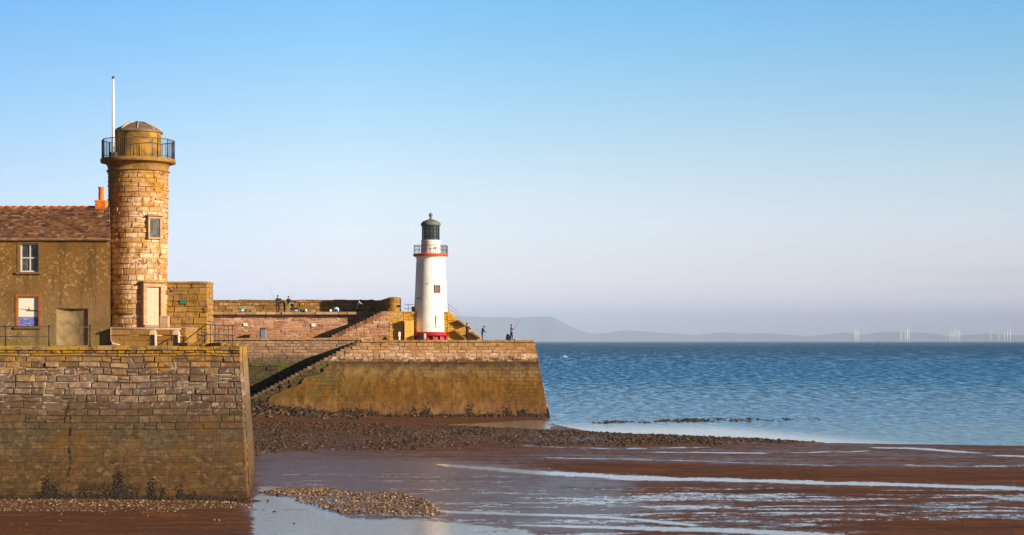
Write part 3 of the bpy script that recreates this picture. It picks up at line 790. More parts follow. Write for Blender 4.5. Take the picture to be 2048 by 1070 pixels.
def stones(name, P3, size, mat, label, cat, flat=(.4, .8)):
    n = len(P3)
    V = []; Fa = []; rn = []
    pid = RS.randint(0, len(PROT), n)
    nv = len(PROT[0])
    B = np.stack([PROT[i] for i in pid])                      # n,nv,3
    sc3 = np.stack([size * RS.uniform(.7, 1.3, n), size * RS.uniform(.7, 1.3, n), size * RS.uniform(flat[0], flat[1], n)], 1)
    B = B * sc3[:, None, :]
    a = RS.uniform(0, 2 * np.pi, n); t = RS.uniform(-.5, .5, n)
    # tilt about x then spin about z
    yy = B[:, :, 1] * np.cos(t)[:, None] - B[:, :, 2] * np.sin(t)[:, None]
    zz = B[:, :, 1] * np.sin(t)[:, None] + B[:, :, 2] * np.cos(t)[:, None]
    xx = B[:, :, 0] * np.cos(a)[:, None] - yy * np.sin(a)[:, None]
    y2 = B[:, :, 0] * np.sin(a)[:, None] + yy * np.cos(a)[:, None]
    B = np.stack([xx, y2, zz], 2) + P3[:, None, :]
    B[:, :, 2] -= (sc3[:, 2] * RS.uniform(0, .7, n))[:, None]
    Vv = B.reshape(-1, 3)
    Fv = (PF[None] + (np.arange(n) * nv)[:, None, None]).reshape(-1, 3)
    o = arr_mesh(name, Vv, Fv, mat, {'rnd': ('FACE', np.repeat(RS.rand(n), len(PF)))})
    return tag(o, label, cat, kind='stuff')

def scatter_img(n, xs, top, bot, pad=(0, 0), dens=None):
    """points spread evenly over the ground strip seen between those measured edges"""
    out = []
    Dn, Df = GD(max(bot) + 2), GD(min(top) - 2)
    x0, x1 = X(xs[0], Df), X(xs[-1], Df)
    lo = min(X(xs[0], Dn), x0); hi = max(X(xs[-1], Dn), x1)
    while len(out) < n:
        m = n * 3
        x = RS.uniform(lo, hi, m); y = RS.uniform(Dn, Df, m)
        px, py = pxpy(x, y)
        wob = 11 * (fbm(x * .8, y * .3, 3) - .5)
        t = np.interp(px, xs, top); b = np.interp(px, xs, bot)
        ok = (py > t + wob) & (py < b + wob) & (px > xs[0]) & (px < xs[-1])
        if dens is not None: ok &= RS.rand(m) < dens(px, py, x, y)
        out += list(zip(x[ok], y[ok]))
    out = np.array(out[:n])
    return np.stack([out[:, 0], out[:, 1], height(out[:, 0], out[:, 1])], 1)

def lognsize(n, lo, hi): return lo * .8 + (hi * 1.45 - lo * .8) * RS.rand(n) ** 4.5
def dn(px, py, x, y): return np.clip((fbm(x * .3, y * .10, 4) - .36) * 5, .16, 1) * np.clip(.6 + (px - 700) / 500, .55, 1)
P3 = scatter_img(34000, **RUB, dens=dn); stones('rubble', P3, lognsize(len(P3), .045, .145), M['darkrubble'], 'long low bank of dark brown weedy stones running out along the waterline', 'rubble')
P3 = scatter_img(12000, **PATCH, dens=dn); stones('shingle', P3, lognsize(len(P3), .022, .085), M['shingle'], 'small patch of brown pebbles standing in the shallow pool beside the near quay', 'shingle')
P3 = scatter_img(22000, [-800, 200, 430, 508], [1001, 1003, 1007, 1014], [1034, 1032, 1027, 1022], dens=lambda px, py, x, y: np.clip((fbm(x * .5, y * .5, 3) - .25) * 4, .15, 1)); stones('shingle', P3, lognsize(len(P3), .018, .07), M['shingle'], 'strip of pale and brown pebbles along the foot of the near quay wall', 'shingle')
P3 = scatter_img(260, [-800, 200, 430, 508], [1030, 1030, 1026, 1020], [1062, 1058, 1050, 1040]); stones('pebbles', P3, lognsize(len(P3), .025, .08), M['shingle'], 'sparse pebbles strewn on brown sand in front of the near quay', 'pebbles')
P3 = scatter_img(1900, [1185, 1300, 1450, 1640], [841, 838.5, 836.5, 837], [846, 842, 839.5, 839], dens=lambda px, py, x, y: np.clip((fbm(x * .9, y * .2, 3) - .35) * 5, .35, 1) * np.clip((1660 - px) / 250, .15, 1)); P3[:, 2] = -.01; stones('rubble', P3, lognsize(len(P3), .06, .19), M['darkrubble'], 'thin bar of dark stones awash in the calm shallows off the pier', 'rubble')
P3 = scatter_img(120, [480, 700, 1000, 1640], [905, 905, 880, 870], [1060, 1060, 930, 905]); stones('pebbles', P3, lognsize(len(P3), .04, .12), M['darkrubble'], 'scattered single dark stones lying about on the open wet sand', 'pebbles')

# ------------------------------------------------------------------ near quay
QT = 8.20                       # top of the wall
QF = 94.0                       # distance of the front face at the top
def q_front(u, v, d):           # u = x along the face, v = height
    return (u + (QT - v) * .065 * max(0, (u + 16.0) / (QXR + 16.0)), QF - (QT - v) * .11 - d, v + .10 * float(vnoise(u * .55 + 40, v * .6) - .5) * min(1, max(0, (QT - v) * 2)))
QXR = X(479, QF)                # right edge at the top, about -14.0
quay = thing('harbour_quay', (QXR - 8, QF, 0), 'near stone quay wall in the left foreground carrying the cottage and the lookout tower', 'quay')
mb = MB()
ur = lambda a, b: [(-40.0, QXR)]
sheet(mb, q_front, -.6, QT, lambda v: (-40.0, QXR), 12, 30, -.04, .3)
mb.build('mortar', M['mortar'], quay)
mb = MB()
blocks(mb, q_front, 7.85, QT, ur, (.35, .35), (.35, .75), .04, .03, .02)
blocks(mb, q_front, 5.3, 7.85, ur, (.29, .38), (.42, 1.2), .030, .035, .024, split=.22, rough=2.2)
blocks(mb, q_front, 3.9, 5.3, ur, (.30, .38), (.5, 1.2), .018, .02, .012, split=.1, rough=2)
blocks(mb, q_front, -.6, 3.9, ur, (.30, .42), (.6, 1.3), .004, .004, .0015, rough=.5)
mb.build('front_wall', M['quay_stone'], quay)
# end face, turned to the sun
def q_end(u, v, d):             # u runs back from the front corner
    bx = QXR + (QT - v) * .065; by = QF - (QT - v) * .11
    ang = .10
    return (bx + d, by + u, v)
mb = MB()
sheet(mb, q_end, -.6, QT, lambda v: (0.0, 1.0), 10, 3, -.03)
blocks(mb, q_end, -.6, QT, lambda a, b: [(0.0, 1.0)], (.3, .5), (.6, 1.3), .04, .05, .035, rough=2)
# rear part running away behind
a0 = q_end(1.0, QT, 0); 
mb.quad([q_end(1.0, -.6, 0), (-16.2, 114, -.6), (-16.8, 114, QT), q_end(1.0, QT, 0)])
mb.quad([(-16.2, 114, -.6), (-60, 114, -.6), (-60, 114, QT), (-16.8, 114, QT)])
mb.build('end_wall', M['quay_stone'], quay)
# deck
mb = MB()
dk = [(-40, QF - .0, QT - .01), (QXR, QF, QT - .01), (QXR + .18, QF + 3, QT - .01), (-16.8, 114, QT + .1), (-60, 114, QT + .1), (-60, 97, QT + .1)]
mb.quad([(-60, QF + .55, QT + .02), (QXR - .02, QF + .55, QT + .02), (QXR - .02, QF + 1.0, QT + .05), (-60, QF + 1.0, QT + .14)])
mb.quad([(-60, QF + 1.0, QT + .14), (QXR - .02, QF + 1.0, QT + .05), (-16.8, 114, QT + .1), (-60, 114, QT + .14)])
mb.build('deck', M['deck'], quay)
# coping stones with worn, lichened edges
mb = MB()
x = -40.0
while x < QXR - .1:
    w = random.uniform(.55, 1.1); b = min(x + w, QXR + .03)
    zt = QT + random.uniform(-.005, .03)
    mb.box(((x + b) / 2, QF + .25, zt - .085), ((b - x) / 2 - .012, .36 + random.uniform(-.015, .02), .10), rnd=random.random(), ch=.02)
    x = b
mb.build('coping', M['quay_stone'], quay)
# raised kerb course right of the tower
mb = MB()
for (xa, xb, h) in ((355, 398, .16), (402, 448, .17), (452, 474, .14)):
    mb.box((X((xa + xb) / 2, 94.3), 94.55, QT + h / 2 + .03), ((xb - xa) / 2 / 38.2, .25, h / 2), rnd=random.random(), ch=.03)
mb.build('kerb', M['lichen_stone'], quay)
# dark blocks in front of the kerb
for pxx in (364, 431):
    mb = MB(); mb.box((X(pxx, 94.2), 94.22, QT + .11), (.28, .10, .10), ch=.03)
    mb.build('dark_block', M['dark'], quay)

# cracks and a bleached trickle on the quay wall: mortar lines
rr_ = random.Random(3)
for (px, ya, yb_, wd) in ((140, 800, 962, .035), (133, 812, 850, .03), (352, 712, 800, .02), (276, 840, 905, .018), (500, 0, 0, 0)):
    if wd == 0: continue
    mb = MB(); n = 40; pts = []; xx = X(px, 93.5)
    for i in range(n + 1):
        v = Z(ya + (yb_ - ya) * i / n, 93.6); xx += rr_.uniform(-.05, .05) + (X(px, 93.5) - xx) * .2; w_ = wd * rr_.uniform(.05, 1.0); pts.append((xx, v, w_))
    for (x0_, v0_, w0_), (x1_, v1_, w1_) in zip(pts, pts[1:]):
        mb.quad([q_front(x0_ - w0_, v0_, .05), q_front(x1_ - w1_, v1_, .05), q_front(x1_ + w1_, v1_, .05), q_front(x0_ + w0_, v0_, .05)])
    mb.build('crack', M['dark'], quay)
# seaweed on the foot of the near wall
def weed_wall(name, spots, fn, label, size=(.02, .06)):
    pts = []
    for (u, z0, su, sz, n) in spots:
        for _ in range(n * 6):
            uu = random.gauss(u, su * .8); vv = z0 + abs(random.gauss(0, sz))
            pts.append(fn(uu, vv, -.01))
    P = np.array(pts)
    stones(name, P, RS.uniform(size[0], size[1], len(P)), M['weed'], label, 'seaweed', flat=(.5, 1.1))
sp = [(X(p, 93.2), .12, s, h, n) for (p, s, h, n) in ((100, .25, .45, 170), (92, .12, .65, 80), (130, .45, .22, 150), (170, .35, .3, 110), (238, .22, .75, 190), (215, .35, .3, 110), (255, .3, .35, 90), (304, .12, .5, 70), (325, .08, .5, 25), (300, .5, .14, 110), (362, .12, .45, 40), (385, .5, .22, 170), (410, .5, .12, 120))]
sp += [(X(p, 93.2), .08, .6, .10, 80) for p in range(-60, 480, 24)]
weed_wall('seaweed', sp, q_front, 'dark seaweed clinging in clumps to the foot of the near quay wall')

# ------------------------------------------------------------------ cottage
HF = 97.6
hx1 = X(221, HF); hx0 = -37.0
hz0 = 8.2; hze = Z(480, HF)
cot = thing('cottage', (hx1 - 4, HF + 2.5, hz0), 'brown roughcast two storey cottage with slate roof built against the stone tower', 'cottage')
def rect(pxa, pxb, pya, pyb, D=HF): return (X(pxa, D), X(pxb, D), Z(pyb, D), Z(pya, D))
holes = [rect(40, 77, 487, 544), rect(36, 77, 593, 653), (X(113, HF), X(176, HF), hz0, Z(617, HF))]
holes += [(-33.0, -32.0, 12.2, 13.7), (-33.0, -32.0, 9.2, 10.8)]
mb = MB()
us = sorted({hx0, hx1} | {h[0] for h in holes} | {h[1] for h in holes}); vs_ = sorted({hz0, hze} | {h[2] for h in holes} | {h[3] for h in holes})
for i in range(len(us) - 1):
    for j in range(len(vs_) - 1):
        cu, cv = (us[i] + us[i + 1]) / 2, (vs_[j] + vs_[j + 1]) / 2
        if any(h[0] < cu < h[1] and h[2] < cv < h[3] for h in holes): continue
        mb.quad([(us[i], HF, vs_[j]), (us[i + 1], HF, vs_[j]), (us[i + 1], HF, vs_[j + 1]), (us[i], HF, vs_[j + 1])])
RV = .26
for (a, b, c, d) in holes:
    mb.quad([(a, HF, c), (a, HF, d), (a, HF + RV, d), (a, HF + RV, c)]); mb.quad([(b, HF, c), (b, HF + RV, c), (b, HF + RV, d), (b, HF, d)])
    mb.quad([(a, HF, d), (b, HF, d), (b, HF + RV, d), (a, HF + RV, d)]); mb.quad([(a, HF, c), (a, HF + RV, c), (b, HF + RV, c), (b, HF, c)])
ridge_z = Z(416, 100.1); HR = 100.1; HB = 102.6
hxr, hxb = X(219, HR), X(219, HB)
mb.quad([(hx1, HF, hz0), (hxb, HB, hz0), (hxb, HB, hze), (hxr, HR, ridge_z - .08), (hx1, HF, hze)])
mb.quad([(hx0, HF, hz0), (hx0, HF, hze), (hx0, HR, ridge_z - .08), (hx0, HB, hze), (hx0, HB, hz0)])
mb.quad([(hx0, HB, hz0), (hx0, HB, hze), (hxb, HB, hze), (hxb, HB, hz0)])
mb.build('wall', M['harl'], cot)
# roof of overlapping slates
slope = Vector((0, HR - HF, ridge_z - hze)); sl_len = slope.length; sd = slope / sl_len
nrm = Vector((0, -sd.z, sd.y))
def roofmap(u, v, d):
    p = Vector((u, HF - .12, hze + .0)) + sd * v + nrm * (d + .03); return tuple(p)
mb = MB()
hre = lambda v: hx1 + .03 + (hxr - hx1) * v / sl_len
sheet(mb, roofmap, -.05, sl_len + .12, lambda v: (hx0, hre(v)), 1, 6, -.02)
for kk in range(1):
    blocks(mb, roofmap, -.05, sl_len + .08, lambda a, b: [(hx0, hre((a + b) / 2))], (.125, .15), (.15, .34), .010, .006, .006, tilt=.03, split=0)
b0 = (hx0, HB + .1, hze - .05)
mb.quad([(hx0, HB + .1, hze - .05), (hx0, HR, ridge_z + .02), (hxr + .03, HR, ridge_z + .02), (hxb + .03, HB + .1, hze - .05)])
roof = mb.build('roof', M['slate'], cot)
mb = MB()
x = hx0
while x < hxr - .8:
    b = min(x + .42, hxr)
    mb.tube([(x, HR, ridge_z + .03), (b - .01, HR, ridge_z + .03)], .10, 10); x = b
mb.build('ridge_tiles', M['ridge'], roof)
mb = MB(); mb.box(((hx0 + hx1) / 2, HF - .06, hze + .02), ((hx1 - hx0) / 2, .10, .05), ch=.01)
mb.build('eaves_course', M['fascia'], roof)
# chimney
cxx = X(202.5, 100.1)
mb = MB(); 
def chm(u, v, d): return (u, HR - .30 - d, v)
mb.box((cxx, HR, Z(415, HR)), (.28, .28, .40)); blocks(mb, chm, Z(424, HR), Z(404, HR), lambda a, b: [(cxx - .29, cxx + .29)], (.08, .09), (.18, .25), .012, .004, .004, split=0)
ch = mb.build('chimney', M['chim'], roof)
mb = MB(); mb.box((cxx, HR, Z(404, HR) + .02), (.33, .33, .035), ch=.01); mb.build('cap', M['chim'], ch)
# keep depth to three levels: pot and flashing are parts of the roof
mb = MB(); mb.lathe(cxx, HR, [(.15, Z(404, HR) + .05), (.155, Z(390, HR)), (.14, Z(378, HR)), (.175, Z(376, HR)), (.175, Z(374, HR)), (.11, Z(374, HR)), (.10, Z(385, HR))], 16); mb.build('chimney_pot', M['pot'], roof)
mb = MB(); mb.box((cxx + .03, HR - .28, Z(426, HR)), (.36, .16, .06), ch=.01); mb.build('flashing', M['flash'], roof)

def bx3(mb, a, b, c, d, y0, y1, ch=0.0, rnd=.5): mb.box(((a + b) / 2, (y0 + y1) / 2, (c + d) / 2), ((b - a) / 2, (y1 - y0) / 2, (d - c) / 2), rnd=rnd, ch=ch)
# sash window
def sash(a, b, c, d, vis=True):
    mb = MB(); y0 = HF + .13; fw = .065
    bx3(mb, a, a + fw, c, d, y0, y0 + .09); bx3(mb, b - fw, b, c, d, y0, y0 + .09)
    bx3(mb, a + fw, b - fw, c, c + fw * 1.2, y0, y0 + .09); bx3(mb, a + fw, b - fw, d - fw, d, y0, y0 + .09)
    f = (c + d) / 2
    bx3(mb, a + fw, b - fw, f - .03, f + .03, y0 + .005, y0 + .085)
    bx3(mb, (a + b) / 2 - .018, (a + b) / 2 + .018, c + fw * 1.2, f - .03, y0 + .01, y0 + .07); bx3(mb, (a + b) / 2 - .018, (a + b) / 2 + .018, f + .03, d - fw, y0 + .01, y0 + .07)
    w = mb.build('window', M['white_sash'], cot)
    mb = MB(); mb.quad([(a, y0 + .06, c), (b, y0 + .06, c), (b, y0 + .06, d), (a, y0 + .06, d)]); mb.build('pane', M['glass'], w)
    mb = MB(); bx3(mb, a - .22, b + .17, c - .12, c - .003, HF - .11, HF + .12, .01); mb.build('sill', M['trim'], w)
    mb = MB(); bx3(mb, a - .17, a - .002, c, d + .14, HF - .02, HF + .02); bx3(mb, b + .002, b + .17, c, d + .14, HF - .02, HF + .02); bx3(mb, a - .002, b + .002, d + .002, d + .14, HF - .02, HF + .02)
    mb.build('surround', M['trim'], w)
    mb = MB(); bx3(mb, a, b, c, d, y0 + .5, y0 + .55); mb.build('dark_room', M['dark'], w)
sash(*holes[0]); sash(*holes[3]); 
# boarded lower window carrying a faded painted panel of a boat at anchor
a, b, c, d = holes[1]
def panel_mat():
    k = NT('painted_panel'); u = k.uv(); p = k.pos(); z = k.sep(p)[2]
    n = k.noise(k.mapv(p, (1, 1, 3)), 4, 5)
    t = k.step(k.math('ADD', z, k.math('MULTIPLY', k.math('SUBTRACT', n, .5), .08)), c + .50, c + .56)
    blue = k.mix(k.step(k.noise(k.mapv(p, (1, 1, 8)), 5, 4), .5, .65), (0.09, 0.12, 0.42), (0.42, 0.42, 0.66))
    sky_ = k.mix(k.step(n, .4, .6), (0.80, 0.72, 0.60), (0.78, 0.66, 0.62))
    return k.done(k.mix(t, blue, sky_), .6)
mb = MB(); bx3(mb, a, b, c, d, HF + .12, HF + .16); pw = mb.build('boarded_window', panel_mat(), cot)
pw['label'] = 'boarded lower window with a faded painted harbour scene'
mb = MB(); yz = HF + .118
zc = c + .88
mb.raw([(a + .02, yz, zc + .06), (a + .35, yz, zc + .03), (a + .45, yz, zc - .06), (b - .03, yz, zc - .07), (b - .02, yz, zc - .02), (a + .62, yz, zc + .05), (a + .55, yz, zc + .20), (a + .52, yz, zc + .06), (a + .3, yz, zc + .07), (a + .02, yz, zc + .09)], [tuple(range(10))])
mb.raw([(p[0], yz - .006, p[2]) for p in []], [])
mb.build('painted_boat', plain('grey_green_paint', (0.16, 0.17, 0.13), .7), pw)
mb = MB()
fw = .13
bx3(mb, a - fw, a - .002, c, d + fw, HF - .03, HF + .03); bx3(mb, b + .002, b + fw + .02, c, d + fw, HF - .03, HF + .03); bx3(mb, a - .002, b + .002, d + .002, d + fw, HF - .03, HF + .03)
mb.build('surround', M['brown_frame'], pw)
mb = MB(); bx3(mb, a - .2, b + .17, c - .12, c - .003, HF - .11, HF + .12, .01); mb.build('sill', M['trim'], pw)
# blocked doorway, infill bowed inwards
a, b, c, d = holes[2]
mb = MB(); N = 20
for i in range(N):
    t0, t1 = i / N, (i + 1) / N
    f = lambda t: HF + .035 + .20 * (1 - (2 * t - 1) ** 2)
    mb.quad([(a + (b - a) * t0, f(t0), c), (a + (b - a) * t1, f(t1), c), (a + (b - a) * t1, f(t1), d), (a + (b - a) * t0, f(t0), d)], smooth=True)
mb.build('blocked_doorway', M['infill'], cot)

# ------------------------------------------------------------------ lookout tower
TX, TD = X(276.5, 102), 102.0
PS = 36.0                                           # photo pixels per metre there
def TZ(py): return Z(py, 100.6)
t_bot, t_top = 8.2, TZ(340)
def TR(z): return 1.59 + (z - t_bot) / (t_top - t_bot) * .10
tower = thing('lookout_tower', (TX, TD, t_bot), 'round sandstone lookout tower with railed gallery and low dome beside the cottage', 'tower')
def tmap(u, v, d):
    t = u / 1.6; r = TR(v) + d
    return (TX + r * math.sin(t), TD - r * math.cos(t), v)
mb = MB()
sheet(mb, tmap, t_bot, t_top, lambda v: (-math.pi * 1.6, math.pi * 1.6), 2, 48, -.04, .1)
blocks(mb, tmap, TZ(618), t_top, lambda a, b: [(-math.pi * 1.6, math.pi * 1.6)], (.22, .33), (.32, .85), .026, .022, .016, usub=3, split=.22)
blocks(mb, tmap, t_bot, TZ(628), lambda a, b: [(-math.pi * 1.6, math.pi * 1.6)], (.27, .36), (.45, 1.0), .03, .02, .018, usub=3)
mb.build('shaft', M['tower_stone'], tower)
mb = MB()
zr = TZ(618)
mb.lathe(TX, TD, [(1.54, TZ(630)), (1.66, TZ(629)), (1.70, TZ(626)), (1.68, TZ(621)), (1.54, TZ(618))], 64, a0=-math.pi, a1=R(2))
mb.build('string_course', M['lichen_stone'], tower)
mb = MB()
mb.lathe(TX, TD, [(1.64, t_top - .02), (1.76, t_top), (1.77, t_top + .06), (1.68, t_top + .08), (1.69, TZ(333)), (1.71, TZ(329)), (1.78, TZ(325.5)), (1.88, TZ(323.5)), (1.89, TZ(322)), (2.09, TZ(321.8)), (2.10, TZ(321)), (2.10, TZ(315)), (2.07, TZ(314)), (0.0, TZ(313))], 72)
gal = mb.build('gallery', M['lichen_stone'], tower)
gz = TZ(314) + .01; rz_ = TZ(276)
mb = MB()
NP = 96
ring = lambda r, z, n=64: [(TX + r * math.sin(2 * math.pi * i / n), TD - r * math.cos(2 * math.pi * i / n), z) for i in range(n + 1)]
# railing in twelve straight sides like the real one
def ngon(r, z, n=12, off=.13): return [(TX + r * math.sin(2 * math.pi * (i + off) / n), TD - r * math.cos(2 * math.pi * (i + off) / n), z) for i in range(n + 1)]
rr = 2.03
mb.tube(ngon(rr, rz_), .024, 6); mb.tube(ngon(rr, gz + .10), .016, 6)
pg = ngon(rr, gz)
for i in range(12):
    p, q = Vector(pg[i]), Vector(pg[i + 1])
    mb.tube([p, p + Vector((0, 0, rz_ - gz))], .026, 6)
    for j in range(1, 9):
        m_ = p.lerp(q, j / 9); mb.tube([m_, m_ + Vector((0, 0, rz_ - gz))], .010, 4)
mb.build('railing', M['blue_iron'], gal)
# drum and dome
dr = 1.29
mb = MB(); mb.lathe(TX, TD, [(dr, gz - .02), (dr, TZ(262)), (dr + .03, TZ(261)), (dr + .03, TZ(259))], 64); 
drum = mb.build('drum', M['drum'], tower)
mb = MB()
for az in (68,):
    t = R(az); mb.box((TX + (dr + .012) * math.sin(t), TD - (dr + .012) * math.cos(t), (gz + TZ(264)) / 2), (.02, .02, (TZ(264) - gz) / 2), rz=t)
mb.build('seam', M['rust_iron'], drum)
mb = MB(); prof = [(dr + .02, TZ(261.5)), (dr + .09, TZ(261)), (dr + .09, TZ(258.5))]
for i in range(1, 11):
    t = i / 10 * math.pi / 2; q_ = 1 - i / 10 * .88; prof.append(((dr + .09) * q_, TZ(258.5) + (TZ(237.5) - TZ(258.5)) * (1 - q_ ** 1.8)))
prof += [(.16, TZ(236.5)), (.0, TZ(236))]
mb.lathe(TX, TD, prof, 64); dome = mb.build('dome', M['dome'], tower)
for k8 in range(8):
    t0 = R(10 + 45 * k8); pts = []
    for i in range(1, 10):
        q_ = 1 - i / 10 * .88; r_ = (dr + .095) * q_; pts.append((TX + r_ * math.sin(t0), TD - r_ * math.cos(t0), TZ(258.5) + (TZ(237.5) - TZ(258.5)) * (1 - q_ ** 1.9) + .012))
    mb = MB(); mb.tube(pts, .03, 6); mb.build('rib', M['ribcream'], dome)
# door and surround (flat faced porch turned to the right)
def local(parent, name, mat, az, items, r0, ch=.0):
    """boxes in a frame on the tower's face: (u0,u1,z0,z1,depth0,depth1)"""
    mb = MB(); t = R(az)
    for (u0, u1, z0, z1, d0, d1) in items:
        uc = (u0 + u1) / 2; dc = r0 + (d0 + d1) / 2
        cx = TX + dc * math.sin(t) + uc * math.cos(t); cy = TD - dc * math.cos(t) + uc * math.sin(t)
        mb.box((cx, cy, (z0 + z1) / 2), ((u1 - u0) / 2, (d1 - d0) / 2, (z1 - z0) / 2), rz=t, ch=ch)
    return mb.build(name, mat, parent)
dz0, dz1 = TZ(650), TZ(574)
AZ = 40
door = local(tower, 'door', M['door_cream'], AZ, [(-.42, .42, dz0, dz1, -.02, .06)], 1.62)
local(door, 'plank_groove', M['dressed'], AZ, [(-.14, -.13, dz0, dz1, .06, .064), (.13, .14, dz0, dz1, .06, .064)], 1.62)
local(tower, 'door_surround', M['sur_stone'], AZ, [(-.66, -.425, dz0, dz1, -.1, .24), (.425, .70, dz0, dz1, -.1, .24), (-.66, .70, dz1 + .003, dz1 + .22, -.1, .24)], 1.60, .015)
local(tower, 'door_hood', M['dressed'], AZ, [(-.74, .78, dz1 + .223, dz1 + .31, -.1, .34)], 1.60, .015)
local(tower, 'doorstep', M['deck'], AZ, [(-.7, .75, t_bot, dz0 - .003, -.1, .45)], 1.60, .02)
wz0, wz1 = TZ(474), TZ(437)
win = local(tower, 'window', M['glass'], 43, [(-.32, .32, wz0, wz1, -.02, .07)], 1.67)
local(win, 'bars', M['dressed'], 43, [(-.11, -.09, wz0, wz1, .07, .085), (.09, .11, wz0, wz1, .07, .085)], 1.67)
local(win, 'surround', M['sur_stone'], 43, [(-.44, -.323, wz0, wz1, -.1, .14), (.323, .44, wz0, wz1, -.1, .14), (-.44, .44, wz1 + .003, wz1 + .12, -.1, .14), (-.44, .44, wz0 - .10, wz0 - .003, -.1, .15)], 1.65, .01)
local(win, 'hood', M['dressed'], 43, [(-.52, .52, wz1 + .123, wz1 + .19, -.1, .24)], 1.65, .01)
# flagpole
fx, fd = X(226.5, 100.9), 100.9
pole = thing('flagpole', (fx, fd, Z(308, fd)), 'tall thin white flagpole rising from the gallery of the stone tower', 'flagpole')
mb = MB(); mb.tube([(fx, fd, Z(308, fd)), (fx, fd, Z(250, fd)), (fx, fd, Z(158, fd))], [.075, .07, .05], 12); mb.build('pole', M['pole_white'], pole)
mb = MB(); zb = Z(155, fd); mb.lathe(fx, fd, [(0, zb - .09), (.07, zb - .06), (.09, zb), (.07, zb + .06), (0, zb + .09)], 16); mb.build('finial', M['blue_iron'], pole)
mb = MB(); mb.box((fx, fd, Z(309, fd)), (.2, .16, .12), ch=.03); mb.tube([(fx - .2, fd - .1, Z(309, fd) + .1), (fx, fd, Z(303, fd)), (fx + .2, fd - .1, Z(309, fd) + .1)], .025, 6); mb.build('base_bracket', M['dome'], pole)

# low stone platform round the tower foot
pf = thing('platform_wall', (X(290, 97), 97, QT), 'low ochre stone platform in front of the tower door', 'low wall')
mb = MB(); D = 97.2
def pmap(u, v, d): return (u, D - d, v)
pz = Z(657, D)
ux = (X(222, D), X(372, D))
mb.box(((ux[0] + ux[1]) / 2, D + 1.8, (QT + pz) / 2), ((ux[1] - ux[0]) / 2, 1.78, (pz - QT) / 2 - .01))
blocks(mb, pmap, QT, pz, lambda a, b: [ux], (.3, .36), (.7, 1.3), .025, .02, .01)
mb.build('masonry', M['plinth'], pf)
mb = MB(); mb.box(((ux[0] + ux[1]) / 2, D + 1.75, pz + .03), ((ux[1] - ux[0]) / 2, 1.85, .035), ch=.01); mb.build('coping', M['deck'], pf)
# tall lichen wall right of tower
lw = thing('harbour_wall', (X(373, 102.3), 102.3, QT), 'tall yellow lichened wall just right of the stone tower', 'wall')
mb = MB(); D = 102.3
lx0, lx1 = X(325, D), X(415, D); lz = Z(566, D)
def lmap(u, v, d): return (u, D - d, v)
def lmap2(u, v, d): return (lx1 + d, u, v)
mb.box(((lx0 + lx1) / 2, D + 1.0, (QT + lz) / 2), ((lx1 - lx0) / 2 - .04, .95, (lz - QT) / 2 - .01))
mb.box((-31, D + 4, (QT + lz) / 2), (12, .6, (lz - QT) / 2 - .02))
blocks(mb, lmap, QT, lz, lambda a, b: [(lx0, lx1)], (.28, .40), (.45, 1.0), .03, .025, .022)
blocks(mb, lmap2, QT, lz, lambda a, b: [(D, D + 1.95)], (.28, .40), (.45, 1.0), .03, .025, .022)
mb.build('masonry', M['lichen_stone'], lw)
mb = MB()
x = lx0
while x < lx1:
    b = min(x + random.uniform(.5, .9), lx1 + .04); mb.box(((x + b) / 2, D + .95, lz + .02), ((b - x) / 2 - .01, 1.02, .06 + random.uniform(-.01, .02)), ch=.02, rnd=random.random()); x = b + .005
mb.build('coping', M['lichen_stone'], lw)
mb = MB(); mb.box((X(368, D), D - .06, Z(604, D)), (.21, .03, .12), ch=.01)
tag(mb.build('plaque', M['teal'], None, (X(368, D), D, Z(604, D))), 'small teal plaque fixed on the yellow lichened wall', 'plaque')
mb = MB(); mb.tube([(X(332, D), D - .05, Z(574, D)), (X(344, D), D - .35, Z(580, D))], .04, 6); mb.box((X(345, D), D - .40, Z(583, D)), (.10, .12, .08), ch=.02)
tag(mb.build('wall_lamp', M['rust_iron'], None, (X(338, D), D, Z(578, D))), 'small brown lamp bracket beside the tower door at top of the wall', 'lamp')
# lifebuoy-like round stone block by the door
mb = MB(); mb.box((X(329, 98), 98.0, Z(652, 98)), (.26, .25, .55), ch=.05)
tag(mb.build('gate_pier', M['sur_stone'], None, (X(329, 98), 98, Z(668, 98))), 'short pale broken stone pier right of the tower door', 'stone pier')

# pipe rail and the two concrete posts
def post(px, label):
    D = 95.3; x = X(px, D); o = thing('concrete_post', (x, D, QT), label, 'post', 'pale posts on the quay edge')
    zt = Z(660, D); zb = QT + .03; mb = MB()
    w = .15; prof = [(-w, zb), (w, zb)]
    outline = [(x - w, zb), (x + w, zb), (x + w, zt - .18)] + [(x + w * math.cos(t), zt - .18 + .18 * math.sin(t)) for t in np.linspace(.2, math.pi - .2, 8)] + [(x - w, zt - .18)]
    n = len(outline)
    vs = [(p[0], D - .10, p[1]) for p in outline] + [(p[0], D + .35, p[1]) for p in outline]
    mb.raw(vs, [tuple(range(n))] + [tuple(range(2 * n - 1, n - 1, -1))] + [(i, i + n, (i + 1) % n + n, (i + 1) % n) for i in range(n)])
    mb.build('body', M['conc'], o)
    mb = MB(); mb.raw([(x - .07, D - .14, zt - .25), (x + .11, D - .14, zt - .25), (x + .13, D - .30, zb), (x + .02, D - .30, zb), (x - .07, D - .10, zt - .25), (x + .11, D - .10, zt - .25), (x + .13, D - .10, zb), (x + .02, D - .10, zb)],
                      [(0, 1, 2, 3), (0, 4, 5, 1), (1, 5, 6, 2), (2, 6, 7, 3), (3, 7, 4, 0)])
    mb.build('dark_wedge', M['dark'], o)  # near-black wedge set on the front of the post
post(305.5, 'left one of two pale round topped concrete posts before the tower')
post(352, 'right one of two pale round topped concrete posts before the tower')
mb = MB(); D = 95.6
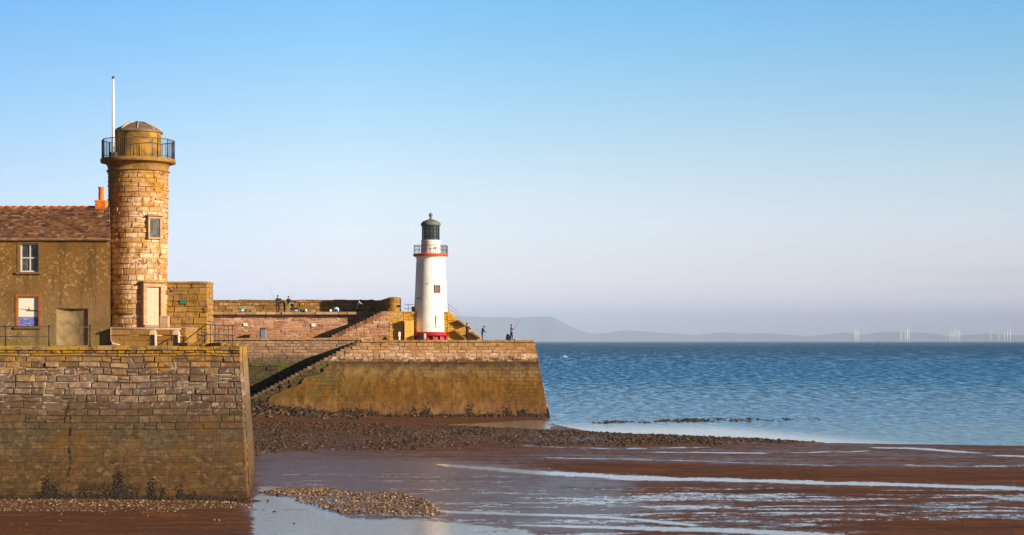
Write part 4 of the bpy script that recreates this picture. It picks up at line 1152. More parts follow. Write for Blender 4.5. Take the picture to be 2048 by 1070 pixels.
for pz_ in (658, 671):
    mb.tube([(X(222, D), D, Z(pz_, D)), (X(362, D), D, Z(pz_, D))], .028, 8)
mb.tube([(X(221.5, D), D, Z(655, D)), (X(221.5, D), D, Z(680, D)), (X(226, D), D, Z(687, D)), (X(240, D), D, QT + .1)], .028, 8)
tag(mb.build('pipe_rail', M['conc'], None, (X(290, D), D, QT)), 'pale two bar pipe rail passing the concrete posts below the tower', 'railing')
# left railing
D = 94.5
lr = thing('quay_railing', (X(60, D), D, QT), 'dark two bar railing with three posts along the quay in front of the cottage', 'railing')
for px in (-72, 11, 98, 180):
    mb = MB(); mb.tube([(X(px, D), D, QT - .05), (X(px, D), D, Z(651, D))], .034, 8); mb.box((X(px, D), D, QT + .04), (.07, .07, .02)); mb.tube([(X(px, D), D, Z(652.5, D)), (X(px, D), D, Z(650.5, D))], .045, 8); mb.build('post', M['black_iron'], lr)
for py in (653, 673):
    mb = MB(); mb.tube([(X(-160, D), D, Z(py, D)), (X(98, D), D, Z(py, D))], .024, 8); mb.build('rail', M['black_iron'], lr)
mb = MB(); pts = [(X(98 + 82 * t, D), D, Z(653, D) - .10 * math.sin(math.pi * t)) for t in np.linspace(0, 1, 9)]; mb.tube(pts, .010, 5); mb.build('chain', M['grey_iron'], lr)
# stair railing at the quay end
D = 96.0
rl = thing('stair_railing', (X(420, D), D, QT), 'black railing with sloping handrail at the seaward end of the near quay', 'railing')
mb = MB()
mb.tube([(X(362, D), D - .6, Z(690, D)), (X(412, D), D, Z(649, D)), (X(466, D), D + .6, Z(652, D))], .028, 8)
mb.tube([(X(388, D), D - .5, Z(690, D)), (X(412, D), D, Z(668, D)), (X(466, D), D + .6, Z(671, D))], .024, 8)
mb.build('handrail', M['black_iron'], rl)
for i, px in enumerate((410, 421, 430, 438, 448, 457, 465)):
    dd = D + .6 * max(0, (px - 412)) / 54
    mb = MB(); mb.tube([(X(px, dd), dd, QT), (X(px, dd), dd, Z(650, dd))], .020, 6); mb.build('post', M['black_iron'], rl)
mb = MB(); mb.tube([(X(396, D), D - .2, Z(664, D)), (X(396, D), D - .2, Z(678, D))], .02, 6); mb.build('short_post', M['black_iron'], rl); mb = MB(); mb.tube([(X(409, D), D, Z(668, D)), (X(409, D), D, Z(686, D))], .03, 6); mb.build('short_post', M['black_iron'], rl)

# ------------------------------------------------------------------ outer pier
PD = 200.0; PT = Z(681, 200.0)              # lower front face (right of the stairs)
PB = 203.9                                  # lower back face (left of the stairs)
UD = 207.0; UB = 210.8; UT = Z(623, 208)    # upper wall faces and walkway height
UP = 213.8; UPT = Z(600.5, 213)
xR = X(1069, PD)                            # seaward corner at the top
XL = -75.0
pier = thing('harbour_pier', (-12, 205, 0), 'long outer stone pier with two stair flights carrying the white lighthouse', 'pier')
BAT = .20
def f_low(u, v, d):
    k = (PT - v)
    return (u + k * .19 * min(1, max(0, (u + 3) / (xR + 3))), PD - k * BAT - d, v)
s0 = (X(722, 200), PT); s1 = (X(500, 199), Z(797, 199))
sm_ = (s0[1] - s1[1]) / (s0[0] - s1[0])
def stair_x(z): return s0[0] + (z - s0[1]) / sm_           # x of stair line at height z
XBOT = stair_x(-.5)
# lower right face, upper masonry
mb = MB()
lo = 6.1
sheet(mb, f_low, lo - .3, PT, lambda v: (max(stair_x(v) + .05, -45), xR), 6, 24, -.04)
blocks(mb, f_low, lo, PT, lambda a, b: [(stair_x(b) + .25, xR)], (.30, .46), (.5, 1.3), .06, .035, .03)
mb.build('front_wall', M['pier_face'], pier)
mb = MB()
sheet(mb, f_low, -.6, lo, lambda v: (max(stair_x(v) + .05, -45), xR), 12, 24, -.04)
blocks(mb, f_low, -.6, lo, lambda a, b: [(max(stair_x(b) + .25, -40), min(stair_x(a) + 6, xR))], (.30, .5), (.5, 1.0), .07, .05, .10)
mb.build('broken_footing', M['pier_left'], pier)
# concrete apron below, lumpy
mb = MB(); nv, nu = 34, 150
def ap(s, v):
    a = stair_x(v) + 1.9 + 2.6 * float(fbm(np.float64(v * 1.6), np.float64(3.3), 3) - .4); b = xR
    u = a + (b - a) * s
    t = min(1, (lo + .1 - v) / .35)
    dd = .22 * math.sin(t * math.pi / 2) + .10 * (fbm(np.float64(u * .5), np.float64(v * .7), 4) - .5) + .05 * (fbm(np.float64(u * 2.), np.float64(v * 2.5), 3) - .5)
    return f_low(u, v, float(dd))
g_ = [[ap(i / nu, -.6 + (lo + .1 + .6) * j / nv) for i in range(nu + 1)] for j in range(nv + 1)]
vs = [p for row in g_ for p in row]; w = nu + 1
mb.raw(vs, [(j * w + i, j * w + i + 1, (j + 1) * w + i + 1, (j + 1) * w + i) for j in range(nv) for i in range(nu)], smooth=True)
mb.build('concrete_apron', M['apron'], pier)
# end face
def f_end(u, v, d):
    k = PT - v
    return (xR + k * .19 + d, PD - k * BAT + u, v)
mb = MB(); sheet(mb, f_end, -.6, PT, lambda v: (0., 16.), 6, 6, .0); blocks(mb, f_end, -.6, PT, lambda a, b: [(0., 16.)], (.4, .5), (.7, 1.4), .05, .03, .03)
mb.build('end_wall', M['pier_face'], pier)
# rough broken quoins down the corner + footing stones
# lower left (back) face
def f_back(u, v, d): return (u, PB - (PT - v) * .10 - d, v)
PTL = Z(677, PB)
mb = MB(); sheet(mb, f_back, -.6, PTL, lambda v: (XL, s0[0] + .5), 4, 12, -.04)
blocks(mb, f_back, 5.9, PTL, lambda a, b: [(XL, s0[0] + .5)], (.28, .42), (.4, 1.1), .05, .03, .03)
blocks(mb, f_back, -.6, 5.9, lambda a, b: [(XL, stair_x(a) + 1.0)], (.4, .6), (.8, 1.6), .02, .04, .05)
mb.build('rear_wall', M['pier_left'], pier)
# lower flight
def flight(p0, p1, n, yf, yb, name, mat, wob=.03, body=.38):
    """p0 top (x,z), p1 bottom; yf(z) front plane, yb back plane"""
    mb = MB()
    run = (p0[0] - p1[0]) / n; rise = (p0[1] - p1[1]) / n
    for i in range(n):
        xa = p0[0] - run * (i + 1); zt = p0[1] - rise * i
        yy = yf(zt) + random.uniform(-wob, wob)
        mb.raw([(xa, yy, zt - body), (xa + run * .96, yy, zt - body * .8), (xa + run * .96, yy, zt), (xa, yy, zt),
                (xa, yb, zt - body), (xa + run * .96, yb, zt - body * .8), (xa + run * .96, yb, zt), (xa, yb, zt)],
               [(0, 1, 2, 3), (4, 7, 6, 5), (3, 2, 6, 7), (0, 3, 7, 4), (1, 5, 6, 2), (0, 4, 5, 1)], random.random())
    return mb.build(name, mat, pier)
M['stair'] = masonry('stair_stone', [(0.22, 0.14, 0.07), (0.30, 0.20, 0.11), (0.16, 0.10, 0.055), (0.36, 0.26, 0.15)], layers=[(-2, 4.3, .6, (0.14, 0.09, 0.04), .8)], grain=.4)  # shade of the stair band put into the stone tones, treads included
fl = flight(s0, s1, 27, lambda z: PD - (PT - z) * BAT - .06, PB + .2, 'lower_steps', M['stair'])
# deck of the pier
mb = MB()
mb.quad([(s0[0], PD - .02, PT), (xR, PD - .02, PT), (xR, 216, PT), (s0[0], 216, PT)])
mb.quad([(XL, PB - .02, PTL), (s0[0] - .002, PB - .02, PTL), (s0[0] - .002, 216, PTL + .0), (XL, 216, PTL)])
mb.quad([(s0[0] - .002, PD, PT), (s0[0] - .002, PD, PTL), (s0[0] - .002, 216, PTL), (s0[0] - .002, 216, PT)])
mb.build('deck', M['deck'], pier)
mb = MB(); x = XL; mb2 = MB()
while x < xR - .2:
    b = min(x + random.uniform(.7, 1.5), xR + .03)
    if x < s0[0] < b: b = s0[0]
    D_, zt = (PB, PTL) if b <= s0[0] + .01 else (PD, PT)
    h = random.uniform(.0, .05)
    (mb if b <= s0[0] + .01 else mb2).box(((x + b) / 2, D_ + .22, zt - .09 + h), ((b - x) / 2 - .02, .36 + random.uniform(-.03, .03), .12), rnd=random.random(), ch=.025); x = b
mb.build('coping', M['pier_face'], pier); mb2.build('coping', M['pier_face'], pier)
# upper wall: left (set back) and right (forward) of the upper flight
u0 = (X(768, UD), UT); u1 = (X(664, UD), Z(673, UD))
um = (u0[1] - u1[1]) / (u0[0] - u1[0])
def ux_(z): return u0[0] + (z - u0[1]) / um
xP = X(806, UD)                                  # right corner of the upper wall
def f_ul(u, v, d): return (u, UB - (UT - v) * .03 - d, v)
def f_ur(u, v, d): return (u, UD - (UT - v) * .03 - d, v)
mb = MB(); sheet(mb, f_ul, PT, UT, lambda v: (XL, u0[0] + .3), 1, 8, -.04)
blocks(mb, f_ul, PT, UT - .38, lambda a, b: [(XL, u0[0] + .3)], (.26, .38), (.5, 1.3), .05, .03, .03, split=.3)
mb.build('upper_wall_back', M['pier_pink'], pier)
mb = MB(); sheet(mb, f_ur, PT, UT, lambda v: (ux_(v) + .05, xP), 12, 6, -.04)
blocks(mb, f_ur, PT, UT - .05, lambda a, b: [(ux_(b) + .2, xP - 1.6)], (.28, .42), (.5, 1.2), .05, .03, .03)
mb.build('upper_wall_front', M['pier_pink'], pier)
mb = MB()
blocks(mb, f_ur, PT, UT - .05, lambda a, b: [(xP - 1.6, xP)], (.28, .42), (.4, .8), .05, .03, .03)
mb.quad([(xP, UD, PT), (xP, 216, PT), (xP, 216, UT), (xP, UD, UT)])
mb.build('corner_pilaster', M['ochre_stone'], pier)
flight(u0, u1, 15, lambda z: UD - .08, UB + .2, 'upper_steps', masonry('upper_step_stone', [(0.30, 0.15, 0.075), (0.38, 0.21, 0.11), (0.20, 0.10, 0.055)], grain=.4), body=.6)
# walkway slab with overhanging edge
mb = MB(); x = XL
while x < u0[0] - .1:
    b = min(x + random.uniform(.6, 1.4), u0[0] - .05)
    mb.box(((x + b) / 2, UB + .55, UT - .16), ((b - x) / 2 - .012, 1.15 + random.uniform(-.05, .05), .16), rnd=random.random(), ch=.03); x = b
mb.quad([(XL, UB + 1.2, UT - .02), (xP, UB + 1.2, UT - .02), (xP, 216, UT - .02), (XL, 216, UT - .02)])
mb.quad([(u0[0], UD, UT - .03), (xP, UD, UT - .03), (xP, UB + 1.4, UT - .03), (u0[0], UB + 1.4, UT - .03)])
mb.build('walkway_edge', masonry('walkway_stone', [(0.52, 0.34, 0.19), (0.44, 0.27, 0.13), (0.60, 0.42, 0.26), (0.40, 0.27, 0.12)], grain=.35), pier)
# parapet, ending in a rounded stone drum
def f_pp(u, v, d): return (u, UP - d, v)
mb = MB(); pe = X(748, UP)
mb.box(((XL + pe) / 2, UP + 1.0, (UT + UPT) / 2), ((pe - XL) / 2, .95, (UPT - UT) / 2 - .02))
blocks(mb, f_pp, UT - .05, UPT, lambda a, b: [(XL, pe)], (.28, .45), (.4, 1.2), .05, .03, .04)
x = XL
while x < pe:
    b = min(x + random.uniform(.6, 1.6), pe); mb.box(((x + b) / 2, UP + .9, UPT + .01), ((b - x) / 2 - .01, 1.0, .05 + random.uniform(-.02, .05)), rnd=random.random(), ch=.02); x = b
# wing swinging forward to the drum
wl = [(pe, UP), (X(762, 211.5), 211.3), (X(772, 209.5), 209.4), (X(781, 208.2), 208.3)]
zt_ = [UPT, Z(600, 211), Z(597, 209.5), Z(595, 208.3)]
for i in range(3):
    (xa, ya), (xb_, yb_) = wl[i], wl[i + 1]
    mb.quad([(xa, ya, UT - .05), (xb_, yb_, UT - .05), (xb_, yb_, zt_[i + 1]), (xa, ya, zt_[i])], .2)
    mb.quad([(xa, ya, zt_[i]), (xb_, yb_, zt_[i + 1]), (xb_ + 1.1, yb_ + .8, zt_[i + 1]), (xa + 1.0, ya + 1.0, zt_[i])], .2)
mb.build('parapet', M['parapet_stone'], pier)
mb = MB(); cx_, cy_ = X(787, 208.6), 208.8
z1_ = Z(597, 208.3)
def drmap(u, v, d):
    t = u / .85; return (cx_ + (.85 + d) * math.sin(t), cy_ - (.85 + d) * math.cos(t), v)
mb.lathe(cx_, cy_, [(.82, UT - .05), (.82, z1_), (.7, z1_ + .10), (.4, z1_ + .17), (0, z1_ + .2)], 24)
blocks(mb, drmap, UT - .05, z1_, lambda a, b: [(-2.6, 2.6)], (.3, .42), (.4, .8), .04, .03, .02, usub=3)
mb.build('parapet_end', M['lichen_stone'], pier)
# wall behind the lighthouse and the descending stair wall right of it
xw0, xw1 = xP + .02, X(895, 208)
WD = 207.4
def f_w(u, v, d): return (u, WD - d, v)
mb = MB(); wz = Z(623, WD)
mb.box(((xw0 + xw1) / 2, WD + 2.2, (PT + wz) / 2), ((xw1 - xw0) / 2, 2.1, (wz - PT) / 2 - .02))
blocks(mb, f_w, PT, wz, lambda a, b: [(xw0, xw1)], (.28, .42), (.5, 1.1), .05, .03, .03)
mb.build('lighthouse_wall', M['ochre_stone'], pier)
ex = X(966, 208)
ts = (wz - PT) / (xw1 - ex)
def rx(z): return ex + (z - PT) / ts
mb = MB()
sheet(mb, f_w, PT, wz, lambda v: (xw1, rx(v)), 8, 4, -.04)
blocks(mb, f_w, PT, wz, lambda a, b: [(xw1, max(rx(b), xw1 + .1))], (.24, .32), (.5, 1.1), .03, .03, .03)
n = 15
for i in range(n):
    zt = wz - (wz - PT) * i / n; xa = xw1 + (ex - xw1) * i / n
    mb.box((xa + (ex - xw1) / n / 2, WD + 1.2, zt - .45), ((ex - xw1) / n / 2, 1.15, .45), rnd=random.random())
mb.build('stair_wall', M['ochre_stone'], pier)
# projecting step stones with their own shadows
for (pa, ya, pb, yb2, n) in ((916, 641, 932, 653, 4), (909, 661, 932, 679, 6), (943, 665, 960, 677, 5)):
    for i in range(n):
        px = pa + (pb - pa) * (i + .5) / n; py = ya + (yb2 - ya) * (i + .2) / n
        mb = MB(); mb.box((X(px, WD), WD - .25, Z(py, WD)), (.15, .3, .09), ch=.02)
        mb.build('step_stone', M['dressed'], pier)
# rails by the lighthouse
rg = thing('pier_railing', (X(930, 207), 207.6, PT), 'thin grey two bar railing beside the lighthouse stairs, sloping to the pier deck', 'railing')
D = WD + .2
for dy in (0, 8):
    mb = MB()
    mb.tube([(X(806, D + 1), D + 3.5, Z(608 + dy, D)), (X(835, D), D + 3.5, Z(608 + dy, D))], .028, 6)
    mb.build('rail', M['grey_iron'], rg); mb = MB()
    mb.tube([(X(888, D), D, Z(606 + dy, D)), (X(897, D), D, Z(608 + dy, D)), (X(966, D), D, Z(665 + dy * .6, D))], .03, 6)
    mb.build('rail', M['grey_iron'], rg)
for (px, pt, pb) in ((813, 607, 623), (897, 607, 623), (915, 622, 640), (933, 637, 655), (949, 651, 668), (964, 664, 681)):
    dd = D + 3.5 if px < 830 else D
    mb = MB(); mb.tube([(X(px, D), dd, Z(pb + 2, D)), (X(px, D), dd, Z(pt, D))], .026, 6); mb.build('post', M['grey_iron'], rg)

# rubble and weed at the foot of the outer pier
def foot(n, x0, x1, d0, d1, zmax):
    x = RS.uniform(x0, x1, n); t = RS.rand(n) ** 1.5
    y = 198.4 - d0 - t * (d1 - d0)
    return x, y, height(x, y)
x, y, z = foot(2200, -32, 5.9, -.4, 1.6, 0); z = z + RS.rand(len(x)) ** 3 * .22 - .03
stones('rubble', np.stack([x, y, z], 1), lognsize(len(x), .05, .19), M['darkrubble'], 'dark stones and barnacled footing along the base of the outer pier', 'rubble')
x = RS.uniform(-36, -16, 5200); t = RS.rand(5200); y = 199.5 - 9 * t * t; hz = height(x, y)
z = hz + np.clip((199.5 - y) < 6, 0, 1) * np.maximum(0, (-18 - x) / 14) * 1.1 * np.clip(1 - (199.5 - y) / 7, 0, 1) * (.5 + RS.rand(5200) * .6)
stones('rubble', np.stack([x, y, z], 1), lognsize(len(x), .06, .26), M['darkrubble'], 'heap of tumbled weedy boulders below the long stair of the outer pier', 'rubble')
sp = [(u + random.uniform(-.4, .4), .12, .35, .12 + .55 * random.random() ** 4, int(10 + 45 * random.random() ** 3)) for u in np.arange(-28, 5, .5)]
weed_wall('seaweed', sp, lambda u, v, d: f_low(min(u, xR), v, .2), 'dark fringe of seaweed along the foot of the outer pier', size=(.04, .11))

# ------------------------------------------------------------------ white lighthouse
LX, LD = X(861, 208.0), 208.6
def LZ(py): return Z(py, 207)
LH = thing('lighthouse', (LX, LD, PT), 'white round lighthouse with red base and green domed lantern on the pier', 'lighthouse')
K = F / 208.0
mb = MB(); rb = 2.02; rt = 1.66
lz0, lz1 = LZ(664), LZ(516)
mb.lathe(LX, LD, [(rb + (rt - rb) * i / 12, lz0 + (lz1 - lz0) * i / 12) for i in range(13)] + [(1.72, LZ(514)), (1.85, LZ(512.5)), (1.95, LZ(511.5))], 64)
mb.build('tower_shaft', M['lh_white'], LH)
mb = MB(); mb.lathe(LX, LD, [(2.25, PT - .05), (2.22, LZ(670)), (2.12, LZ(669.5)), (2.12, LZ(668)), (2.22, LZ(667.5)), (2.22, LZ(664.5)), (2.0, LZ(663.5))], 64)
mb.build('plinth', M['red'], LH)
mb = MB(); mb.lathe(LX, LD, [(1.9, LZ(511.8)), (2.03, LZ(511.5)), (2.05, LZ(508)), (2.0, LZ(506.5)), (0, LZ(506.3))], 64); lg = mb.build('gallery', M['orange_red'], LH)
mb = MB(); z0, z1 = LZ(506.5), LZ(490)
cring = lambda r, z, n=32: [(LX + r * math.sin(2 * math.pi * i / n), LD - r * math.cos(2 * math.pi * i / n), z) for i in range(n + 1)]
mb.tube(cring(1.93, z1), .03, 5); mb.tube(cring(1.93, (z0 + z1) / 2), .02, 5)
for i in range(56):
    t = 2 * math.pi * i / 56; p = (LX + 1.93 * math.sin(t), LD - 1.93 * math.cos(t)); mb.tube([(p[0], p[1], z0), (p[0], p[1], z1)], .03 if i % 7 == 0 else .014, 4)
mb.build('railing', M['black_iron'], lg)
mb = MB(); mb.lathe(LX, LD, [(1.10, LZ(506.3)), (1.10, LZ(481)), (1.13, LZ(480.5)), (1.13, LZ(479)), (.9, LZ(479))], 48); dm = mb.build('drum', M['white'], LH)
mb = MB(); mb.tube([(LX + .60, LD - .96, LZ(495)), (LX + .62, LD - 1.05, LZ(495))], .10, 12); mb.build('vent', M['grey_iron'], dm)
mb = MB(); mb.lathe(LX, LD, [(.98, LZ(479)), (.98, LZ(450))], 16, smooth=False); lan = mb.build('lantern_room', M['lglass'], LH)
mb = MB()
for i in range(16):
    t = 2 * math.pi * i / 16; p = (LX + 1.0 * math.sin(t), LD - 1.0 * math.cos(t)); mb.tube([(p[0], p[1], LZ(479)), (p[0], p[1], LZ(450))], .028, 4)
for py in (478.5, 471.5, 464.5, 457.5, 451): mb.tube(cring(1.0, LZ(py), 16), .028, 4)
mb.build('glazing_bars', M['black_iron'], lan)
mb = MB(); mb.lathe(LX, LD, [(.95, LZ(450)), (1.16, LZ(449.5)), (1.17, LZ(447)), (1.12, LZ(444.5)), (.95, LZ(441.5)), (.65, LZ(439)), (.32, LZ(437.2)), (.18, LZ(436)), (.13, LZ(432))], 40); ld = mb.build('dome', M['greendome'], LH)
mb = MB(); zc = LZ(428.5); mb.lathe(LX, LD, [(.13, LZ(432.5)), (.12, zc - .22), (.2, zc - .12), (.24, zc), (.2, zc + .13), (.1, zc + .22), (.05, zc + .25), (.04, LZ(422.5)), (0, LZ(422))], 20); mb.build('finial', M['greendome'], ld)
def LR(z): return rb + (rt - rb) * (z - lz0) / (lz1 - lz0)
def lloc(parent, name, mat, az, items, ch=0.0):
    mb = MB(); t = R(az)
    for (u0, u1, z0, z1, d0, d1) in items:
        r0 = LR((z0 + z1) / 2); uc = (u0 + u1) / 2; dc = r0 + (d0 + d1) / 2
        mb.box((LX + dc * math.sin(t) + uc * math.cos(t), LD - dc * math.cos(t) + uc * math.sin(t), (z0 + z1) / 2), ((u1 - u0) / 2, (d1 - d0) / 2, (z1 - z0) / 2), rz=t, ch=ch)
    return mb.build(name, mat, parent)
az = math.degrees(math.asin(14.5 / K / 1.78)); wz0, wz1 = LZ(584.5), LZ(571)
w_ = lloc(LH, 'window', M['glass'], az, [(-.28, .28, wz0, wz1, -.1, .015)])
lloc(w_, 'surround', M['pink_red'], az, [(-.37, -.283, wz0, wz1, -.1, .07), (.283, .37, wz0, wz1, -.1, .07), (-.37, .37, wz1 + .003, wz1 + .09, -.1, .07), (-.37, .37, wz0 - .09, wz0 - .003, -.1, .07)])
lloc(w_, 'bars', M['pink_red'], az, [(-.02, .02, wz0, wz1, .016, .035), (-.28, -.021, (wz0 + wz1) / 2 - .02, (wz0 + wz1) / 2 + .02, .016, .035), (.021, .28, (wz0 + wz1) / 2 - .02, (wz0 + wz1) / 2 + .02, .016, .035)])
az = math.degrees(math.asin(17. / K / 1.98)); wz0, wz1 = LZ(654), LZ(633)
h_ = lloc(LH, 'hatch', M['white'], az, [(-.30, .30, wz0, wz1, -.1, .04)])
lloc(h_, 'surround', M['pink_red'], az, [(-.36, -.303, wz0, wz1, -.1, .06), (.303, .36, wz0, wz1, -.1, .06), (-.36, .36, wz1 + .003, wz1 + .06, -.1, .06), (-.36, .36, wz0 - .06, wz0 - .003, -.1, .06)])
lloc(LH, 'floodlight', M['black_iron'], -37, [(-.12, .12, LZ(598.5), LZ(595.5), -.05, .45)])
lloc(LH, 'vent_slot', M['grey_iron'], -10, [(-.12, .12, LZ(568), LZ(566.5), -.05, .03)])
# red seat ledge round the foot
mb = MB()
for azz in (-50, -30, -10, 10, 30, 50):
    t = R(azz); mb.box((LX + 2.36 * math.sin(t), LD - 2.36 * math.cos(t), (PT + LZ(671)) / 2), (.07, .12, (LZ(671) - PT) / 2), rz=t)
mb.lathe(LX, LD, [(2.22, LZ(671)), (2.62, LZ(671)), (2.62, LZ(669)), (2.2, LZ(669))], 40, a0=-1.2, a1=1.25)
mb.build('bench_ledge', M['red'], LH)
# things beside it
D = 208.2
bx_ = thing('red_locker', (X(832, D), D, Z(624, D)), 'dull red box standing on the wall left of the lighthouse', 'locker')
mb = MB(); mb.box((X(832, D), D + .4, (Z(624, D) + Z(615, D)) / 2), (.50, .5, (Z(615, D) - Z(624, D)) / 2), ch=.02); mb.build('body', M['pink_red'], bx_)
mb = MB(); mb.box((X(832, D), D + .4, Z(614, D)), (.56, .56, .05), ch=.02); mb.build('lid', M['pink_red'], bx_)
D = 206.6
cb = thing('yellow_cabinet', (X(818, D), D, PT), 'tall pale yellow cabinet against the wall left of the lighthouse', 'cabinet')
mb = MB(); mb.box((X(818, D), D, (PT + Z(641, D)) / 2), (.50, .4, (Z(641, D) - PT) / 2), ch=.02); mb.build('body', M['yellow_paint'], cb)
mb = MB(); mb.box((X(818, D), D, Z(640.3, D)), (.55, .46, .04), ch=.01); mb.build('top', M['yellow_paint'], cb)
for q in (650, 663): mb = MB(); mb.box((X(818, D), D - .41, Z(q, D)), (.42, .012, .012)); mb.build('door_seam', M['dressed'], cb)
mb = MB(); D = 205.6; xx = X(849, D)
mb.tube([(xx, D, PT), (xx, D, Z(668, D)), (xx, D, Z(667, D))], [.2, .17, .12], 12)
tag(mb.build('bollard', M['conc'], None, (xx, D, PT)), 'short grey bollard standing before the red base of the lighthouse', 'bollard')
mb = MB(); xx = X(841, D); mb.box((xx, D, PT + .38), (.22, .2, .38), ch=.05); mb.box((xx, D, PT + .79), (.25, .23, .03), ch=.01)
tag(mb.build('litter_bin', M['blackplastic'], None, (xx, D, PT)), 'small black bin next to the grey bollard by the lighthouse base', 'bin')
mb = MB(); D = 206.0; xx = X(799, D); mb.box((xx, D, PT + .5), (.10, .08, .5), ch=.03); mb.box((xx, D - .1, PT + .72), (.14, .03, .2), ch=.02)
tag(mb.build('marker_post', M['bag_white'], None, (xx, D, PT)), 'small white marker post at the foot of the yellow corner', 'post')
# lower deck clutter
D = 209.3
bn = thing('wheeled_bin', (X(527, D), D, PTL), 'blue grey wheeled bin with its shadow on the pink wall', 'bin')
zb = PTL; zt = Z(657, D)
mb = MB(); xx = X(527, D); mb.box((xx, D, (zb + zt) / 2), (.30, .3, (zt - zb) / 2 - .06), ch=.03); mb.build('body', M['bluebin'], bn)
mb = MB(); mb.box((xx, D - .02, zt - .02), (.34, .36, .045), ch=.02); mb.build('lid', M['blackplastic'], bn)
mb = MB(); mb.box((xx - .36, D - .02, (zb + zt) / 2 + .05), (.05, .25, (zt - zb) / 2 - .1), ch=.01); mb.build('side_plate', M['blackplastic'], bn)
for i, (px, py, lab) in enumerate(((491, 649, 'small white notice on the pink pier wall above the blue grey bin, left one'), (627, 650, 'small white notice on the pink pier wall near the upper steps'))):
    mb = MB(); D = UB - .12; mb.box((X(px, D), D, Z(py, D)), (.23, .02, .18), ch=.005); tag(mb.build('notice', M['bag_white'], None, (X(px, D), D, Z(py, D))), lab, 'sign')

